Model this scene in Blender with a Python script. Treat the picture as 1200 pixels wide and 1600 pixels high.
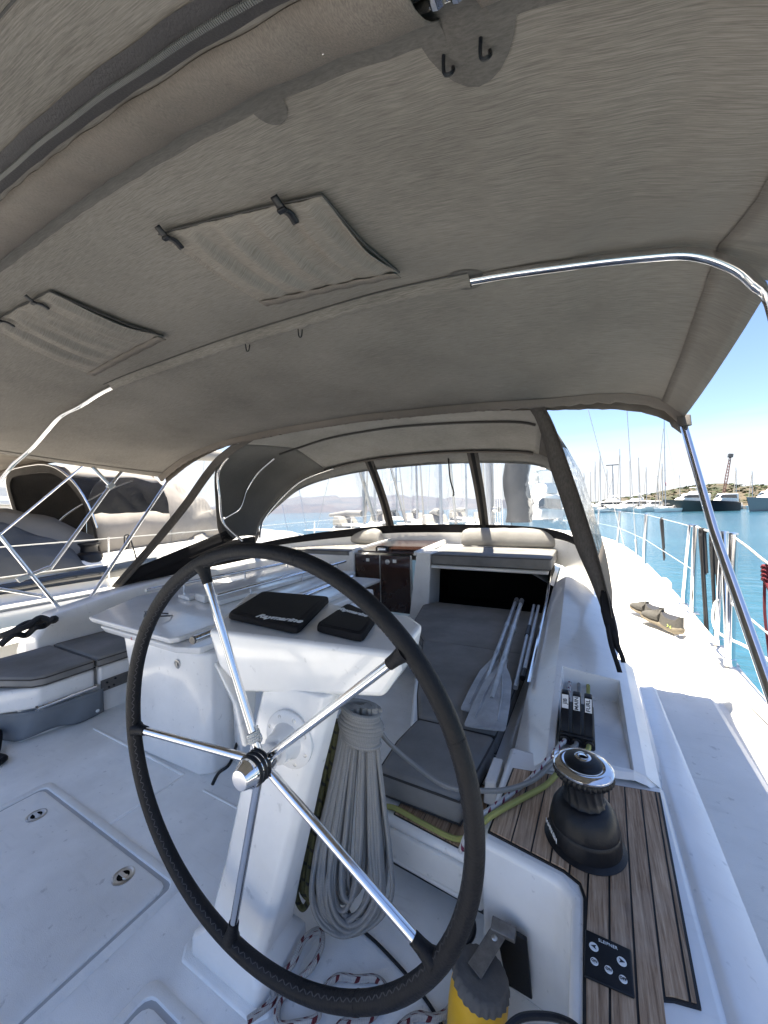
import bpy, bmesh, math, random
from mathutils import Vector, Matrix, Quaternion
import numpy as np

R = math.radians
rnd = random.Random(7)
for o in list(bpy.data.objects):
    bpy.data.objects.remove(o)
S = bpy.context.scene
COL = S.collection

# ------------------------------------------------------------------ camera, sky, sun, exposure
EYE = Vector((0, 0, 1.55))
YAW, PITCH, ROLL = R(28.5), R(-0.4), R(1.3)
fw0 = Vector((-math.sin(YAW), math.cos(YAW), 0))
rt = Vector((math.cos(YAW), math.sin(YAW), 0))
zz = Vector((0, 0, 1))
fw = fw0 * math.cos(PITCH) + zz * math.sin(PITCH)
up = zz * math.cos(PITCH) - fw0 * math.sin(PITCH)
rt2 = rt * math.cos(ROLL) - up * math.sin(ROLL)
up2 = up * math.cos(ROLL) + rt * math.sin(ROLL)
cam = bpy.data.cameras.new('camera')
cam.sensor_fit = 'HORIZONTAL'
cam.sensor_width = 36
cam.lens = 36 * 580 / 1200
cam.clip_start = 0.02
cam.clip_end = 12000
camo = bpy.data.objects.new('camera', cam)
COL.objects.link(camo)
camo.matrix_world = Matrix(((rt2.x, up2.x, -fw.x, EYE.x), (rt2.y, up2.y, -fw.y, EYE.y), (rt2.z, up2.z, -fw.z, EYE.z), (0, 0, 0, 1)))
S.camera = camo

SUN_DIR = Vector((-0.115, -0.065, 1.0)).normalized()          # towards the sun
W = bpy.data.worlds.new('World')
S.world = W
W.use_nodes = True
nt = W.node_tree
nt.nodes.clear()
out = nt.nodes.new('ShaderNodeOutputWorld')
bg = nt.nodes.new('ShaderNodeBackground')
sky = nt.nodes.new('ShaderNodeTexSky')
sky.sky_type = 'NISHITA'
sky.sun_disc = False
sky.sun_elevation = math.asin(SUN_DIR.z)
sky.sun_rotation = math.atan2(SUN_DIR.x, SUN_DIR.y)
sky.air_density = 1.0
sky.dust_density = 0.4
sky.ozone_density = 1.8
tc = nt.nodes.new('ShaderNodeTexCoord')
sep = nt.nodes.new('ShaderNodeSeparateXYZ')
nt.links.new(tc.outputs['Generated'], sep.inputs[0])
mapn = nt.nodes.new('ShaderNodeMapping')
mapn.inputs['Scale'].default_value = (1.6, 1.6, 14)
nt.links.new(tc.outputs['Generated'], mapn.inputs[0])
noi = nt.nodes.new('ShaderNodeTexNoise')
noi.inputs['Scale'].default_value = 1.7
noi.inputs['Detail'].default_value = 7
noi.inputs['Roughness'].default_value = 0.55
nt.links.new(mapn.outputs[0], noi.inputs['Vector'])
m1 = nt.nodes.new('ShaderNodeMath'); m1.operation = 'MULTIPLY_ADD'      # elevation + noise
nt.links.new(noi.outputs['Fac'], m1.inputs[0]); m1.inputs[1].default_value = -0.085
nt.links.new(sep.outputs['Z'], m1.inputs[2])
ramp = nt.nodes.new('ShaderNodeValToRGB')                               # low white cloud bank, clear blue above
ramp.color_ramp.elements[0].position = 0.06; ramp.color_ramp.elements[0].color = (0.92, 0.92, 0.92, 1)
ramp.color_ramp.elements[1].position = 0.135; ramp.color_ramp.elements[1].color = (0, 0, 0, 1)
nt.links.new(m1.outputs[0], ramp.inputs[0])
hs = nt.nodes.new('ShaderNodeHueSaturation')
hs.inputs['Hue'].default_value = 0.506
hs.inputs['Saturation'].default_value = 1.04
hs.inputs['Value'].default_value = 1.0
nt.links.new(sky.outputs[0], hs.inputs['Color'])
mixc = nt.nodes.new('ShaderNodeMix'); mixc.data_type = 'RGBA'
nt.links.new(ramp.outputs[0], mixc.inputs[0])
nt.links.new(hs.outputs[0], mixc.inputs[6])
mixc.inputs[7].default_value = (3.9, 4.05, 4.3, 1)
nt.links.new(mixc.outputs[2], bg.inputs[0])
bg.inputs[1].default_value = 0.050
nt.links.new(bg.outputs[0], out.inputs[0])

sl = bpy.data.lights.new('sun', 'SUN')
sl.energy = 4.2
sl.angle = R(0.53)
sl.color = (1.0, 0.90, 0.74)
so = bpy.data.objects.new('sun', sl)
COL.objects.link(so)
so.rotation_euler = (-SUN_DIR).to_track_quat('-Z', 'Y').to_euler()
so.location = (0, 0, 30)

S.view_settings.view_transform = 'Standard'
S.view_settings.look = 'None'
S.view_settings.gamma = 1
S.view_settings.exposure = 2.45
S.view_settings.use_curve_mapping = False
S.render.engine = 'CYCLES'
S.cycles.max_bounces = 10
S.cycles.diffuse_bounces = 8
S.cycles.transparent_max_bounces = 16

# ------------------------------------------------------------------ materials
def mat(name, col, rough=0.5, metal=0.0, noise=0.0, nscale=8, bump=0.0, bscale=200, stretch=None, coat=0.0, col2=None, spec=0.5, sheen=0.0, transl=0.0, detail=6, bdetail=3, dirt=0.0):
    m = bpy.data.materials.new(name)
    m.use_nodes = True
    t = m.node_tree
    b = t.nodes['Principled BSDF']
    b.inputs['Base Color'].default_value = (*col, 1)
    b.inputs['Roughness'].default_value = rough
    b.inputs['Metallic'].default_value = metal
    b.inputs['Specular IOR Level'].default_value = spec
    b.inputs['Coat Weight'].default_value = coat
    b.inputs['Coat Roughness'].default_value = 0.08
    b.inputs['Sheen Weight'].default_value = sheen
    c = t.nodes.new('ShaderNodeTexCoord')
    mp = t.nodes.new('ShaderNodeMapping')
    if stretch: mp.inputs['Scale'].default_value = stretch
    t.links.new(c.outputs['Object'], mp.inputs[0])
    if noise or col2:
        n = t.nodes.new('ShaderNodeTexNoise')
        n.inputs['Scale'].default_value = nscale
        n.inputs['Detail'].default_value = detail
        n.inputs['Roughness'].default_value = 0.6
        t.links.new(mp.outputs[0], n.inputs['Vector'])
        r = t.nodes.new('ShaderNodeValToRGB')
        c2 = col2 or tuple(max(0, v * (1 - noise)) for v in col)
        c1 = col if col2 else tuple(min(1, v * (1 + noise * .5)) for v in col)
        r.color_ramp.elements[0].position = 0.32; r.color_ramp.elements[0].color = (*c2, 1)
        r.color_ramp.elements[1].position = 0.68; r.color_ramp.elements[1].color = (*c1, 1)
        t.links.new(n.outputs['Fac'], r.inputs[0])
        t.links.new(r.outputs[0], b.inputs['Base Color'])
        if dirt:
            last = r.outputs[0]
            for sc_, st_, lo_, hi_, amt in ((34, (1, 1, 1), .66, .74, dirt), (9, (1, 5, 1), .60, .80, dirt * .45), (2.2, (1, 1, 1), .5, .8, dirt * .35)):
                nm = t.nodes.new('ShaderNodeMapping'); nm.inputs['Scale'].default_value = st_; nm.inputs['Rotation'].default_value = (0, 0, .6 * sc_)
                t.links.new(c.outputs['Object'], nm.inputs[0])
                nd_ = t.nodes.new('ShaderNodeTexNoise'); nd_.inputs['Scale'].default_value = sc_; nd_.inputs['Detail'].default_value = 4; t.links.new(nm.outputs[0], nd_.inputs['Vector'])
                mr_ = t.nodes.new('ShaderNodeMapRange'); mr_.inputs[1].default_value = lo_; mr_.inputs[2].default_value = hi_; mr_.inputs[4].default_value = amt; t.links.new(nd_.outputs['Fac'], mr_.inputs[0])
                md = t.nodes.new('ShaderNodeMix'); md.data_type = 'RGBA'; t.links.new(mr_.outputs[0], md.inputs[0]); t.links.new(last, md.inputs[6]); md.inputs[7].default_value = (*[v * .55 for v in col], 1)
                last = md.outputs[2]
            t.links.new(last, b.inputs['Base Color'])
        r2 = t.nodes.new('ShaderNodeMapRange')
        r2.inputs[3].default_value = rough * 0.8; r2.inputs[4].default_value = min(1, rough * 1.25)
        t.links.new(n.outputs['Fac'], r2.inputs[0]); t.links.new(r2.outputs[0], b.inputs['Roughness'])
    if bump:
        n2 = t.nodes.new('ShaderNodeTexNoise')
        n2.inputs['Scale'].default_value = bscale
        n2.inputs['Detail'].default_value = bdetail
        t.links.new(mp.outputs[0], n2.inputs['Vector'])
        bp = t.nodes.new('ShaderNodeBump')
        bp.inputs['Strength'].default_value = bump
        bp.inputs['Distance'].default_value = 0.004
        t.links.new(n2.outputs['Fac'], bp.inputs['Height'])
        t.links.new(bp.outputs[0], b.inputs['Normal'])
    if transl:
        tr = t.nodes.new('ShaderNodeBsdfTranslucent')
        tr.inputs[0].default_value = (*[min(1, v * 1.6) for v in col], 1)
        mx = t.nodes.new('ShaderNodeMixShader')
        mx.inputs[0].default_value = transl
        t.links.new(b.outputs[0], mx.inputs[1]); t.links.new(tr.outputs[0], mx.inputs[2])
        t.links.new(mx.outputs[0], t.nodes['Material Output'].inputs[0])
    return m

def vinyl_mat(name, haze=0.05, tint=(0.93, 0.95, 0.96), wav=0.25, scale=3.0):
    m = bpy.data.materials.new(name); m.use_nodes = True
    t = m.node_tree; t.nodes.clear()
    o = t.nodes.new('ShaderNodeOutputMaterial')
    tr = t.nodes.new('ShaderNodeBsdfTransparent'); tr.inputs[0].default_value = (*tint, 1)
    rf = t.nodes.new('ShaderNodeBsdfRefraction'); rf.inputs['IOR'].default_value = 1.035; rf.inputs['Roughness'].default_value = 0.0
    rf.inputs[0].default_value = (*tint, 1)
    gl = t.nodes.new('ShaderNodeBsdfGlossy'); gl.inputs['Roughness'].default_value = 0.04
    tl = t.nodes.new('ShaderNodeBsdfTranslucent'); tl.inputs[0].default_value = (0.85, 0.87, 0.9, 1)
    c = t.nodes.new('ShaderNodeTexCoord')
    n = t.nodes.new('ShaderNodeTexNoise'); n.inputs['Scale'].default_value = scale; n.inputs['Detail'].default_value = 4; n.inputs['Distortion'].default_value = 1.2
    t.links.new(c.outputs['Object'], n.inputs['Vector'])
    bp = t.nodes.new('ShaderNodeBump'); bp.inputs['Strength'].default_value = wav; bp.inputs['Distance'].default_value = 0.08
    t.links.new(n.outputs['Fac'], bp.inputs['Height'])
    t.links.new(bp.outputs[0], gl.inputs['Normal']); t.links.new(bp.outputs[0], rf.inputs['Normal'])
    lw = t.nodes.new('ShaderNodeLayerWeight'); lw.inputs[0].default_value = 0.22
    t.links.new(bp.outputs[0], lw.inputs['Normal'])
    a = t.nodes.new('ShaderNodeMixShader'); a.inputs[0].default_value = 0.22
    t.links.new(tr.outputs[0], a.inputs[1]); t.links.new(rf.outputs[0], a.inputs[2])
    h = t.nodes.new('ShaderNodeMixShader')
    sm = t.nodes.new('ShaderNodeMapRange'); sm.inputs[1].default_value = 0.45; sm.inputs[2].default_value = 0.75; sm.inputs[3].default_value = haze * 0.5; sm.inputs[4].default_value = haze * 3
    n2 = t.nodes.new('ShaderNodeTexNoise'); n2.inputs['Scale'].default_value = 7; n2.inputs['Detail'].default_value = 8; n2.inputs['Distortion'].default_value = 2.0
    t.links.new(c.outputs['Object'], n2.inputs['Vector']); t.links.new(n2.outputs['Fac'], sm.inputs[0]); t.links.new(sm.outputs[0], h.inputs[0])
    t.links.new(a.outputs[0], h.inputs[1]); t.links.new(tl.outputs[0], h.inputs[2])
    f = t.nodes.new('ShaderNodeMixShader'); t.links.new(lw.outputs['Fresnel'], f.inputs[0])
    t.links.new(h.outputs[0], f.inputs[1]); t.links.new(gl.outputs[0], f.inputs[2])
    t.links.new(f.outputs[0], o.inputs[0])
    return m

def rope_mat(name, base, fleck=None, freq=22.0, fl=(0.35, 0.02, 0.03)):
    """braided cover: fine diagonal braid relief, flecks along the length (uv.x metres, uv.y turns)"""
    m = bpy.data.materials.new(name); m.use_nodes = True
    t = m.node_tree; b = t.nodes['Principled BSDF']; b.inputs['Roughness'].default_value = 0.75
    uv = t.nodes.new('ShaderNodeUVMap')
    s = t.nodes.new('ShaderNodeSeparateXYZ'); t.links.new(uv.outputs[0], s.inputs[0])
    def mth(op, a, bb):
        k = t.nodes.new('ShaderNodeMath'); k.operation = op
        for i, v in enumerate((a, bb)):
            if isinstance(v, (int, float)): k.inputs[i].default_value = v
            elif v is not None: t.links.new(v, k.inputs[i])
        return k.outputs[0]
    a1 = mth('SINE', mth('ADD', mth('MULTIPLY', s.outputs[0], 700), mth('MULTIPLY', s.outputs[1], 12.566)), None)
    a2 = mth('SINE', mth('SUBTRACT', mth('MULTIPLY', s.outputs[0], 700), mth('MULTIPLY', s.outputs[1], 12.566)), None)
    hgt = mth('MULTIPLY', a1, a2)
    bp = t.nodes.new('ShaderNodeBump'); bp.inputs['Strength'].default_value = 0.5; bp.inputs['Distance'].default_value = 0.003
    t.links.new(hgt, bp.inputs['Height']); t.links.new(bp.outputs[0], b.inputs['Normal'])
    mx = t.nodes.new('ShaderNodeMix'); mx.data_type = 'RGBA'
    mr = t.nodes.new('ShaderNodeMapRange'); mr.inputs[1].default_value = -1
    t.links.new(hgt, mr.inputs[0]); t.links.new(mr.outputs[0], mx.inputs[0])
    mx.inputs[6].default_value = (*[v * .7 for v in base], 1); mx.inputs[7].default_value = (*base, 1)
    last = mx.outputs[2]
    if fleck:
        p = mth('GREATER_THAN', mth('SINE', mth('ADD', mth('MULTIPLY', s.outputs[0], 6.2832 * freq), mth('MULTIPLY', s.outputs[1], 6.2832)), None), 0.35)
        q = mth('GREATER_THAN', mth('SINE', mth('ADD', mth('MULTIPLY', s.outputs[1], 12.566), mth('MULTIPLY', s.outputs[0], 6.2832 * freq * .5)), None), 0.1)
        fm = t.nodes.new('ShaderNodeMix'); fm.data_type = 'RGBA'
        t.links.new(mth('MULTIPLY', p, q), fm.inputs[0]); t.links.new(last, fm.inputs[6]); fm.inputs[7].default_value = (*fl, 1)
        last = fm.outputs[2]
    t.links.new(last, b.inputs['Base Color'])
    return m

def fabric(name, c_hi, c_lo, transl, sx=(3, 60, 60), sc=6.0, bump=0.25):
    """heathered acrylic canvas: thin slub streaks across the boat, broad stains, weave relief"""
    m = bpy.data.materials.new(name); m.use_nodes = True
    t = m.node_tree; b = t.nodes['Principled BSDF']; b.inputs['Roughness'].default_value = 0.9; b.inputs['Specular IOR Level'].default_value = 0.15
    c = t.nodes.new('ShaderNodeTexCoord')
    mp = t.nodes.new('ShaderNodeMapping'); mp.inputs['Scale'].default_value = sx
    t.links.new(c.outputs['Object'], mp.inputs[0])
    n = t.nodes.new('ShaderNodeTexNoise'); n.inputs['Scale'].default_value = sc; n.inputs['Detail'].default_value = 5; n.inputs['Roughness'].default_value = 0.7
    t.links.new(mp.outputs[0], n.inputs['Vector'])
    r = t.nodes.new('ShaderNodeValToRGB')
    r.color_ramp.elements[0].position = 0.36; r.color_ramp.elements[0].color = (*c_lo, 1)
    r.color_ramp.elements[1].position = 0.66; r.color_ramp.elements[1].color = (*c_hi, 1)
    t.links.new(n.outputs['Fac'], r.inputs[0])
    n2 = t.nodes.new('ShaderNodeTexNoise'); n2.inputs['Scale'].default_value = 2.3; n2.inputs['Detail'].default_value = 5
    t.links.new(c.outputs['Object'], n2.inputs['Vector'])
    mr = t.nodes.new('ShaderNodeMapRange'); mr.inputs[1].default_value = 0.3; mr.inputs[2].default_value = 0.75; mr.inputs[3].default_value = 1.14; mr.inputs[4].default_value = 0.80
    t.links.new(n2.outputs['Fac'], mr.inputs[0])
    mu = t.nodes.new('ShaderNodeMix'); mu.data_type = 'RGBA'; mu.blend_type = 'MULTIPLY'; mu.inputs[0].default_value = 1
    t.links.new(r.outputs[0], mu.inputs[6]); t.links.new(mr.outputs[0], mu.inputs[7])
    t.links.new(mu.outputs[2], b.inputs['Base Color'])
    bp = t.nodes.new('ShaderNodeBump'); bp.inputs['Strength'].default_value = bump; bp.inputs['Distance'].default_value = 0.003
    t.links.new(n.outputs['Fac'], bp.inputs['Height']); t.links.new(bp.outputs[0], b.inputs['Normal'])
    if transl:
        tr = t.nodes.new('ShaderNodeBsdfTranslucent'); t.links.new(mu.outputs[2], tr.inputs[0])
        mx = t.nodes.new('ShaderNodeMixShader'); mx.inputs[0].default_value = transl
        t.links.new(b.outputs[0], mx.inputs[1]); t.links.new(tr.outputs[0], mx.inputs[2])
        t.links.new(mx.outputs[0], t.nodes['Material Output'].inputs[0])
    return m

M = {}
M['gel'] = mat('gelcoat', (0.79, 0.785, 0.775), 0.2, noise=0.09, nscale=3.5, dirt=0.45, coat=0.3, bump=0.02, bscale=6)
M['deck'] = mat('nonskid_deck', (0.74, 0.73, 0.70), 0.55, noise=0.10, nscale=4, dirt=0.6, bump=0.35, bscale=420)
M['floor'] = mat('cockpit_sole', (0.84, 0.845, 0.835), 0.45, noise=0.14, nscale=3.2, dirt=0.6, bump=0.3, bscale=380)
M['nwhite'] = mat('aged_white', (0.72, 0.71, 0.68), 0.35, noise=0.08, nscale=1.5)
M['steel'] = mat('stainless', (0.72, 0.72, 0.73), 0.10, metal=1.0, noise=0.05, nscale=30)
M['steel2'] = mat('brushed_stainless', (0.55, 0.54, 0.52), 0.32, metal=1.0, noise=0.15, nscale=40)
M['leather'] = mat('black_leather', (0.010, 0.0105, 0.013), 0.5, spec=0.18, bump=0.35, bscale=160, noise=0.3, nscale=20)
M['thread'] = mat('dark_thread', (0.045, 0.045, 0.05), 0.7)
M['black'] = mat('black_plastic', (0.008, 0.009, 0.012), 0.38, spec=0.3, noise=0.3, nscale=30, bump=0.1, bscale=200)
M['matte'] = mat('black_suede_cover', (0.008, 0.008, 0.010), 0.75, bump=0.25, bscale=500, spec=0.2)
M['rubber'] = mat('grey_rubber', (0.11, 0.105, 0.10), 0.7, noise=0.25, nscale=25, bump=0.3, bscale=120)
M['gasket'] = mat('grey_gasket', (0.42, 0.43, 0.44), 0.7)
M['dull'] = mat('dull_steel', (0.22, 0.21, 0.20), 0.5, metal=0.8, noise=0.3, nscale=60)
M['yellow'] = mat('yellow_plastic', (0.72, 0.40, 0.015), 0.35, noise=0.12, nscale=12)
M['print'] = mat('white_print', (0.75, 0.76, 0.76), 0.6)
M['ink'] = mat('dark_print', (0.02, 0.022, 0.03), 0.6)
M['cush'] = mat('charcoal_canvas', (0.225, 0.220, 0.212), 0.9, noise=0.3, nscale=3, bump=0.5, bscale=650, spec=0.2, detail=9)
M['cushl'] = mat('grey_canvas', (0.30, 0.29, 0.275), 0.9, noise=0.12, nscale=4, bump=0.5, bscale=30, spec=0.2)
M['bim'] = fabric('bimini_canvas', (0.232, 0.214, 0.192), (0.128, 0.117, 0.104), 0.13, sx=(4.0, 140, 4.0))
M['flap_lit'] = fabric('backlit_flap_canvas', (0.275, 0.248, 0.218), (0.155, 0.138, 0.120), 0.13, sx=(4.0, 140, 4.0))  # bimini cloth made lighter; sun coming through the canvas put into its colour
M['bim2'] = fabric('bimini_tape', (0.175, 0.152, 0.133), (0.115, 0.10, 0.088), 0.05, sx=(110, 26, 110))
M['bimd'] = fabric('bimini_patch', (0.115, 0.108, 0.10), (0.08, 0.075, 0.07), 0.03)
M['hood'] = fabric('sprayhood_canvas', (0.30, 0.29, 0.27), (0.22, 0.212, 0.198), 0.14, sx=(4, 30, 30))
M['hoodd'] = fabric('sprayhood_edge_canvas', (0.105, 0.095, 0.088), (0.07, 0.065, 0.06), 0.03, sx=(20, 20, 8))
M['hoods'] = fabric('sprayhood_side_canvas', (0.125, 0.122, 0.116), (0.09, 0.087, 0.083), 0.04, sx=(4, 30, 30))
M['flap'] = mat('black_canvas', (0.012, 0.012, 0.014), 0.85, bump=0.3, bscale=300, spec=0.15)
M['seam'] = mat('dark_seam', (0.045, 0.042, 0.04), 0.85)
M['zip'] = mat('zip_tape', (0.022, 0.020, 0.022), 0.7, bump=0.3, bscale=300)
M['zipt'] = mat('zip_teeth', (0.10, 0.10, 0.095), 0.3)
M['vinyl'] = vinyl_mat('clear_vinyl', 0.002)
M['vinyl2'] = vinyl_mat('hazy_vinyl', 0.010, (0.9, 0.92, 0.93), 0.5, 4)
M['acryl'] = mat('smoked_acrylic', (0.045, 0.020, 0.014), 0.05, coat=0.5, noise=0.4, nscale=1.2)
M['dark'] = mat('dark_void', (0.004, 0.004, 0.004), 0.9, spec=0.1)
M['caulk'] = mat('black_caulk', (0.008, 0.009, 0.011), 0.55)
M['skirt'] = mat('grey_skirt_cloth', (0.17, 0.19, 0.215), 0.85, noise=0.15, nscale=5, bump=0.3, bscale=300)
M['alu'] = mat('oar_aluminium', (0.50, 0.51, 0.52), 0.38, metal=0.75, noise=0.2, nscale=14)
M['blade'] = mat('oar_blade_plastic', (0.36, 0.38, 0.41), 0.42, noise=0.35, nscale=9, bump=0.3, bscale=30)
M['greyrope'] = rope_mat('grey_rope', (0.30, 0.30, 0.295))
M['fleck'] = rope_mat('white_red_rope', (0.50, 0.48, 0.46), True, 34, (0.10, 0.008, 0.016))
M['fleck2'] = rope_mat('white_red_rope_small', (0.68, 0.66, 0.65), True, 30, (0.16, 0.01, 0.05))
M['lime'] = rope_mat('yellow_green_rope', (0.42, 0.42, 0.13))
M['olive'] = rope_mat('olive_rope', (0.085, 0.085, 0.03), True, 40, (0.012, 0.012, 0.01))
M['blackrope'] = rope_mat('black_rope', (0.015, 0.016, 0.02))
M['redrope'] = rope_mat('red_rope', (0.16, 0.008, 0.02))
M['whiterope'] = rope_mat('white_rope', (0.66, 0.66, 0.64))
M['wire'] = mat('lifeline_wire', (0.72, 0.73, 0.74), 0.3, metal=0.6)
M['tarp'] = mat('grey_tarpaulin', (0.055, 0.06, 0.068), 0.7, noise=0.3, nscale=2.2, bump=0.6, bscale=9)
M['tarpw'] = mat('pale_tarpaulin', (0.22, 0.21, 0.195), 0.7, noise=0.12, nscale=2, bump=0.6, bscale=8)
M['navy'] = mat('navy_hull', (0.006, 0.008, 0.014), 0.4, spec=0.2)
M['glassd'] = mat('dark_glass', (0.015, 0.018, 0.022), 0.08, coat=0.4)
M['hullg'] = mat('grey_green_hull', (0.055, 0.066, 0.064), 0.5, spec=0.2)
M['hulls'] = mat('silver_hull', (0.18, 0.20, 0.205), 0.5, spec=0.2)
M['mast'] = mat('mast_aluminium', (0.34, 0.35, 0.37), 0.35, metal=0.5)
M['redp'] = mat('red_paint', (0.45, 0.04, 0.03), 0.5)
M['crane'] = mat('crane_paint', (0.17, 0.068, 0.05), 0.5, noise=0.3, nscale=2)
M['shoe'] = mat('grey_knit', (0.075, 0.072, 0.066), 0.9, noise=0.2, nscale=60, bump=0.5, bscale=400)
M['sole'] = mat('tan_foam_sole', (0.14, 0.118, 0.085), 0.7, noise=0.2, nscale=20)
M['lime2'] = mat('lime_print', (0.55, 0.75, 0.12), 0.6)
M['conc'] = mat('quay_concrete', (0.30, 0.285, 0.265), 0.85, noise=0.25, nscale=0.4)

def wood():
    m = bpy.data.materials.new('weathered_teak'); m.use_nodes = True
    t = m.node_tree; b = t.nodes['Principled BSDF']; b.inputs['Roughness'].default_value = 0.72
    b.inputs['Specular IOR Level'].default_value = 0.3
    g = t.nodes.new('ShaderNodeNewGeometry'); oi = t.nodes.new('ShaderNodeObjectInfo')
    mp = t.nodes.new('ShaderNodeMapping'); mp.inputs['Scale'].default_value = (90, 3.5, 30)
    ad = t.nodes.new('ShaderNodeVectorMath'); ad.operation = 'ADD'
    t.links.new(g.outputs['Position'], ad.inputs[0]); t.links.new(oi.outputs['Random'], ad.inputs[1])
    t.links.new(ad.outputs[0], mp.inputs[0])
    n = t.nodes.new('ShaderNodeTexNoise'); n.inputs['Scale'].default_value = 1.6; n.inputs['Detail'].default_value = 9; n.inputs['Roughness'].default_value = 0.72; n.inputs['Distortion'].default_value = 0.25
    t.links.new(mp.outputs[0], n.inputs['Vector'])
    r = t.nodes.new('ShaderNodeValToRGB')
    e = r.color_ramp.elements
    e[0].position = 0.34; e[0].color = (0.17, 0.102, 0.062, 1)
    e[1].position = 0.70; e[1].color = (0.58, 0.44, 0.315, 1)
    k = e.new(0.52); k.color = (0.38, 0.258, 0.168, 1)
    t.links.new(n.outputs['Fac'], r.inputs[0])
    hv = t.nodes.new('ShaderNodeHueSaturation')
    mr = t.nodes.new('ShaderNodeMapRange'); mr.inputs[3].default_value = 0.8; mr.inputs[4].default_value = 1.25
    t.links.new(oi.outputs['Random'], mr.inputs[0]); t.links.new(mr.outputs[0], hv.inputs['Value'])
    t.links.new(r.outputs[0], hv.inputs['Color'])
    # salt-bleached patches
    n2 = t.nodes.new('ShaderNodeTexNoise'); n2.inputs['Scale'].default_value = 5; n2.inputs['Detail'].default_value = 6
    t.links.new(g.outputs['Position'], n2.inputs['Vector'])
    m2 = t.nodes.new('ShaderNodeMapRange'); m2.inputs[1].default_value = 0.55; m2.inputs[2].default_value = 0.8; m2.inputs[3].default_value = 0; m2.inputs[4].default_value = 0.5
    t.links.new(n2.outputs['Fac'], m2.inputs[0])
    mx = t.nodes.new('ShaderNodeMix'); mx.data_type = 'RGBA'; t.links.new(m2.outputs[0], mx.inputs[0]); t.links.new(hv.outputs[0], mx.inputs[6]); mx.inputs[7].default_value = (0.56, 0.48, 0.40, 1)
    t.links.new(mx.outputs[2], b.inputs['Base Color'])
    bp = t.nodes.new('ShaderNodeBump'); bp.inputs['Strength'].default_value = 0.6; bp.inputs['Distance'].default_value = 0.002
    t.links.new(n.outputs['Fac'], bp.inputs['Height']); t.links.new(bp.outputs[0], b.inputs['Normal'])
    return m
M['teak'] = wood()

def water():
    m = bpy.data.materials.new('sea_water'); m.use_nodes = True
    t = m.node_tree; b = t.nodes['Principled BSDF']
    b.inputs['Base Color'].default_value = (0.022, 0.135, 0.185, 1); b.inputs['Roughness'].default_value = 0.09; b.inputs['IOR'].default_value = 1.333
    g = t.nodes.new('ShaderNodeNewGeometry')
    mp = t.nodes.new('ShaderNodeMapping'); mp.inputs['Scale'].default_value = (0.7, 1.7, 1); mp.inputs['Rotation'].default_value = (0, 0, R(-35))
    t.links.new(g.outputs['Position'], mp.inputs[0])
    n = t.nodes.new('ShaderNodeTexNoise'); n.inputs['Scale'].default_value = 1.1; n.inputs['Detail'].default_value = 6; n.inputs['Roughness'].default_value = 0.62; n.inputs['Distortion'].default_value = 0.5
    t.links.new(mp.outputs[0], n.inputs['Vector'])
    n3 = t.nodes.new('ShaderNodeTexNoise'); n3.inputs['Scale'].default_value = 0.08; n3.inputs['Detail'].default_value = 4
    t.links.new(g.outputs['Position'], n3.inputs['Vector'])
    r = t.nodes.new('ShaderNodeValToRGB'); r.color_ramp.elements[0].position = 0.35; r.color_ramp.elements[0].color = (0.020, 0.075, 0.118, 1); r.color_ramp.elements[1].position = 0.65; r.color_ramp.elements[1].color = (0.030, 0.102, 0.150, 1)
    t.links.new(n3.outputs['Fac'], r.inputs[0]); t.links.new(r.outputs[0], b.inputs['Base Color'])
    bp = t.nodes.new('ShaderNodeBump'); bp.inputs['Strength'].default_value = 0.55; bp.inputs['Distance'].default_value = 0.22
    t.links.new(n.outputs['Fac'], bp.inputs['Height']); t.links.new(bp.outputs[0], b.inputs['Normal'])
    return m
M['sea'] = water()

def scrub(name, c1, c2, c3, sc):
    m = bpy.data.materials.new(name); m.use_nodes = True
    t = m.node_tree; b = t.nodes['Principled BSDF']; b.inputs['Roughness'].default_value = 0.95
    g = t.nodes.new('ShaderNodeNewGeometry')
    n = t.nodes.new('ShaderNodeTexNoise'); n.inputs['Scale'].default_value = sc; n.inputs['Detail'].default_value = 8; n.inputs['Roughness'].default_value = 0.7
    t.links.new(g.outputs['Position'], n.inputs['Vector'])
    r = t.nodes.new('ShaderNodeValToRGB'); e = r.color_ramp.elements
    e[0].position = 0.4; e[0].color = (*c1, 1); e[1].position = 0.62; e[1].color = (*c3, 1); k = e.new(0.5); k.color = (*c2, 1)
    t.links.new(n.outputs['Fac'], r.inputs[0]); t.links.new(r.outputs[0], b.inputs['Base Color'])
    return m
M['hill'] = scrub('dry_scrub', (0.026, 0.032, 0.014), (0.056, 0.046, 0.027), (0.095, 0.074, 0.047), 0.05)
M['coast'] = scrub('far_coast', (0.050, 0.060, 0.085), (0.062, 0.066, 0.088), (0.080, 0.078, 0.095), 0.02)  # blue of the distance haze put into the land's colour

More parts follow.
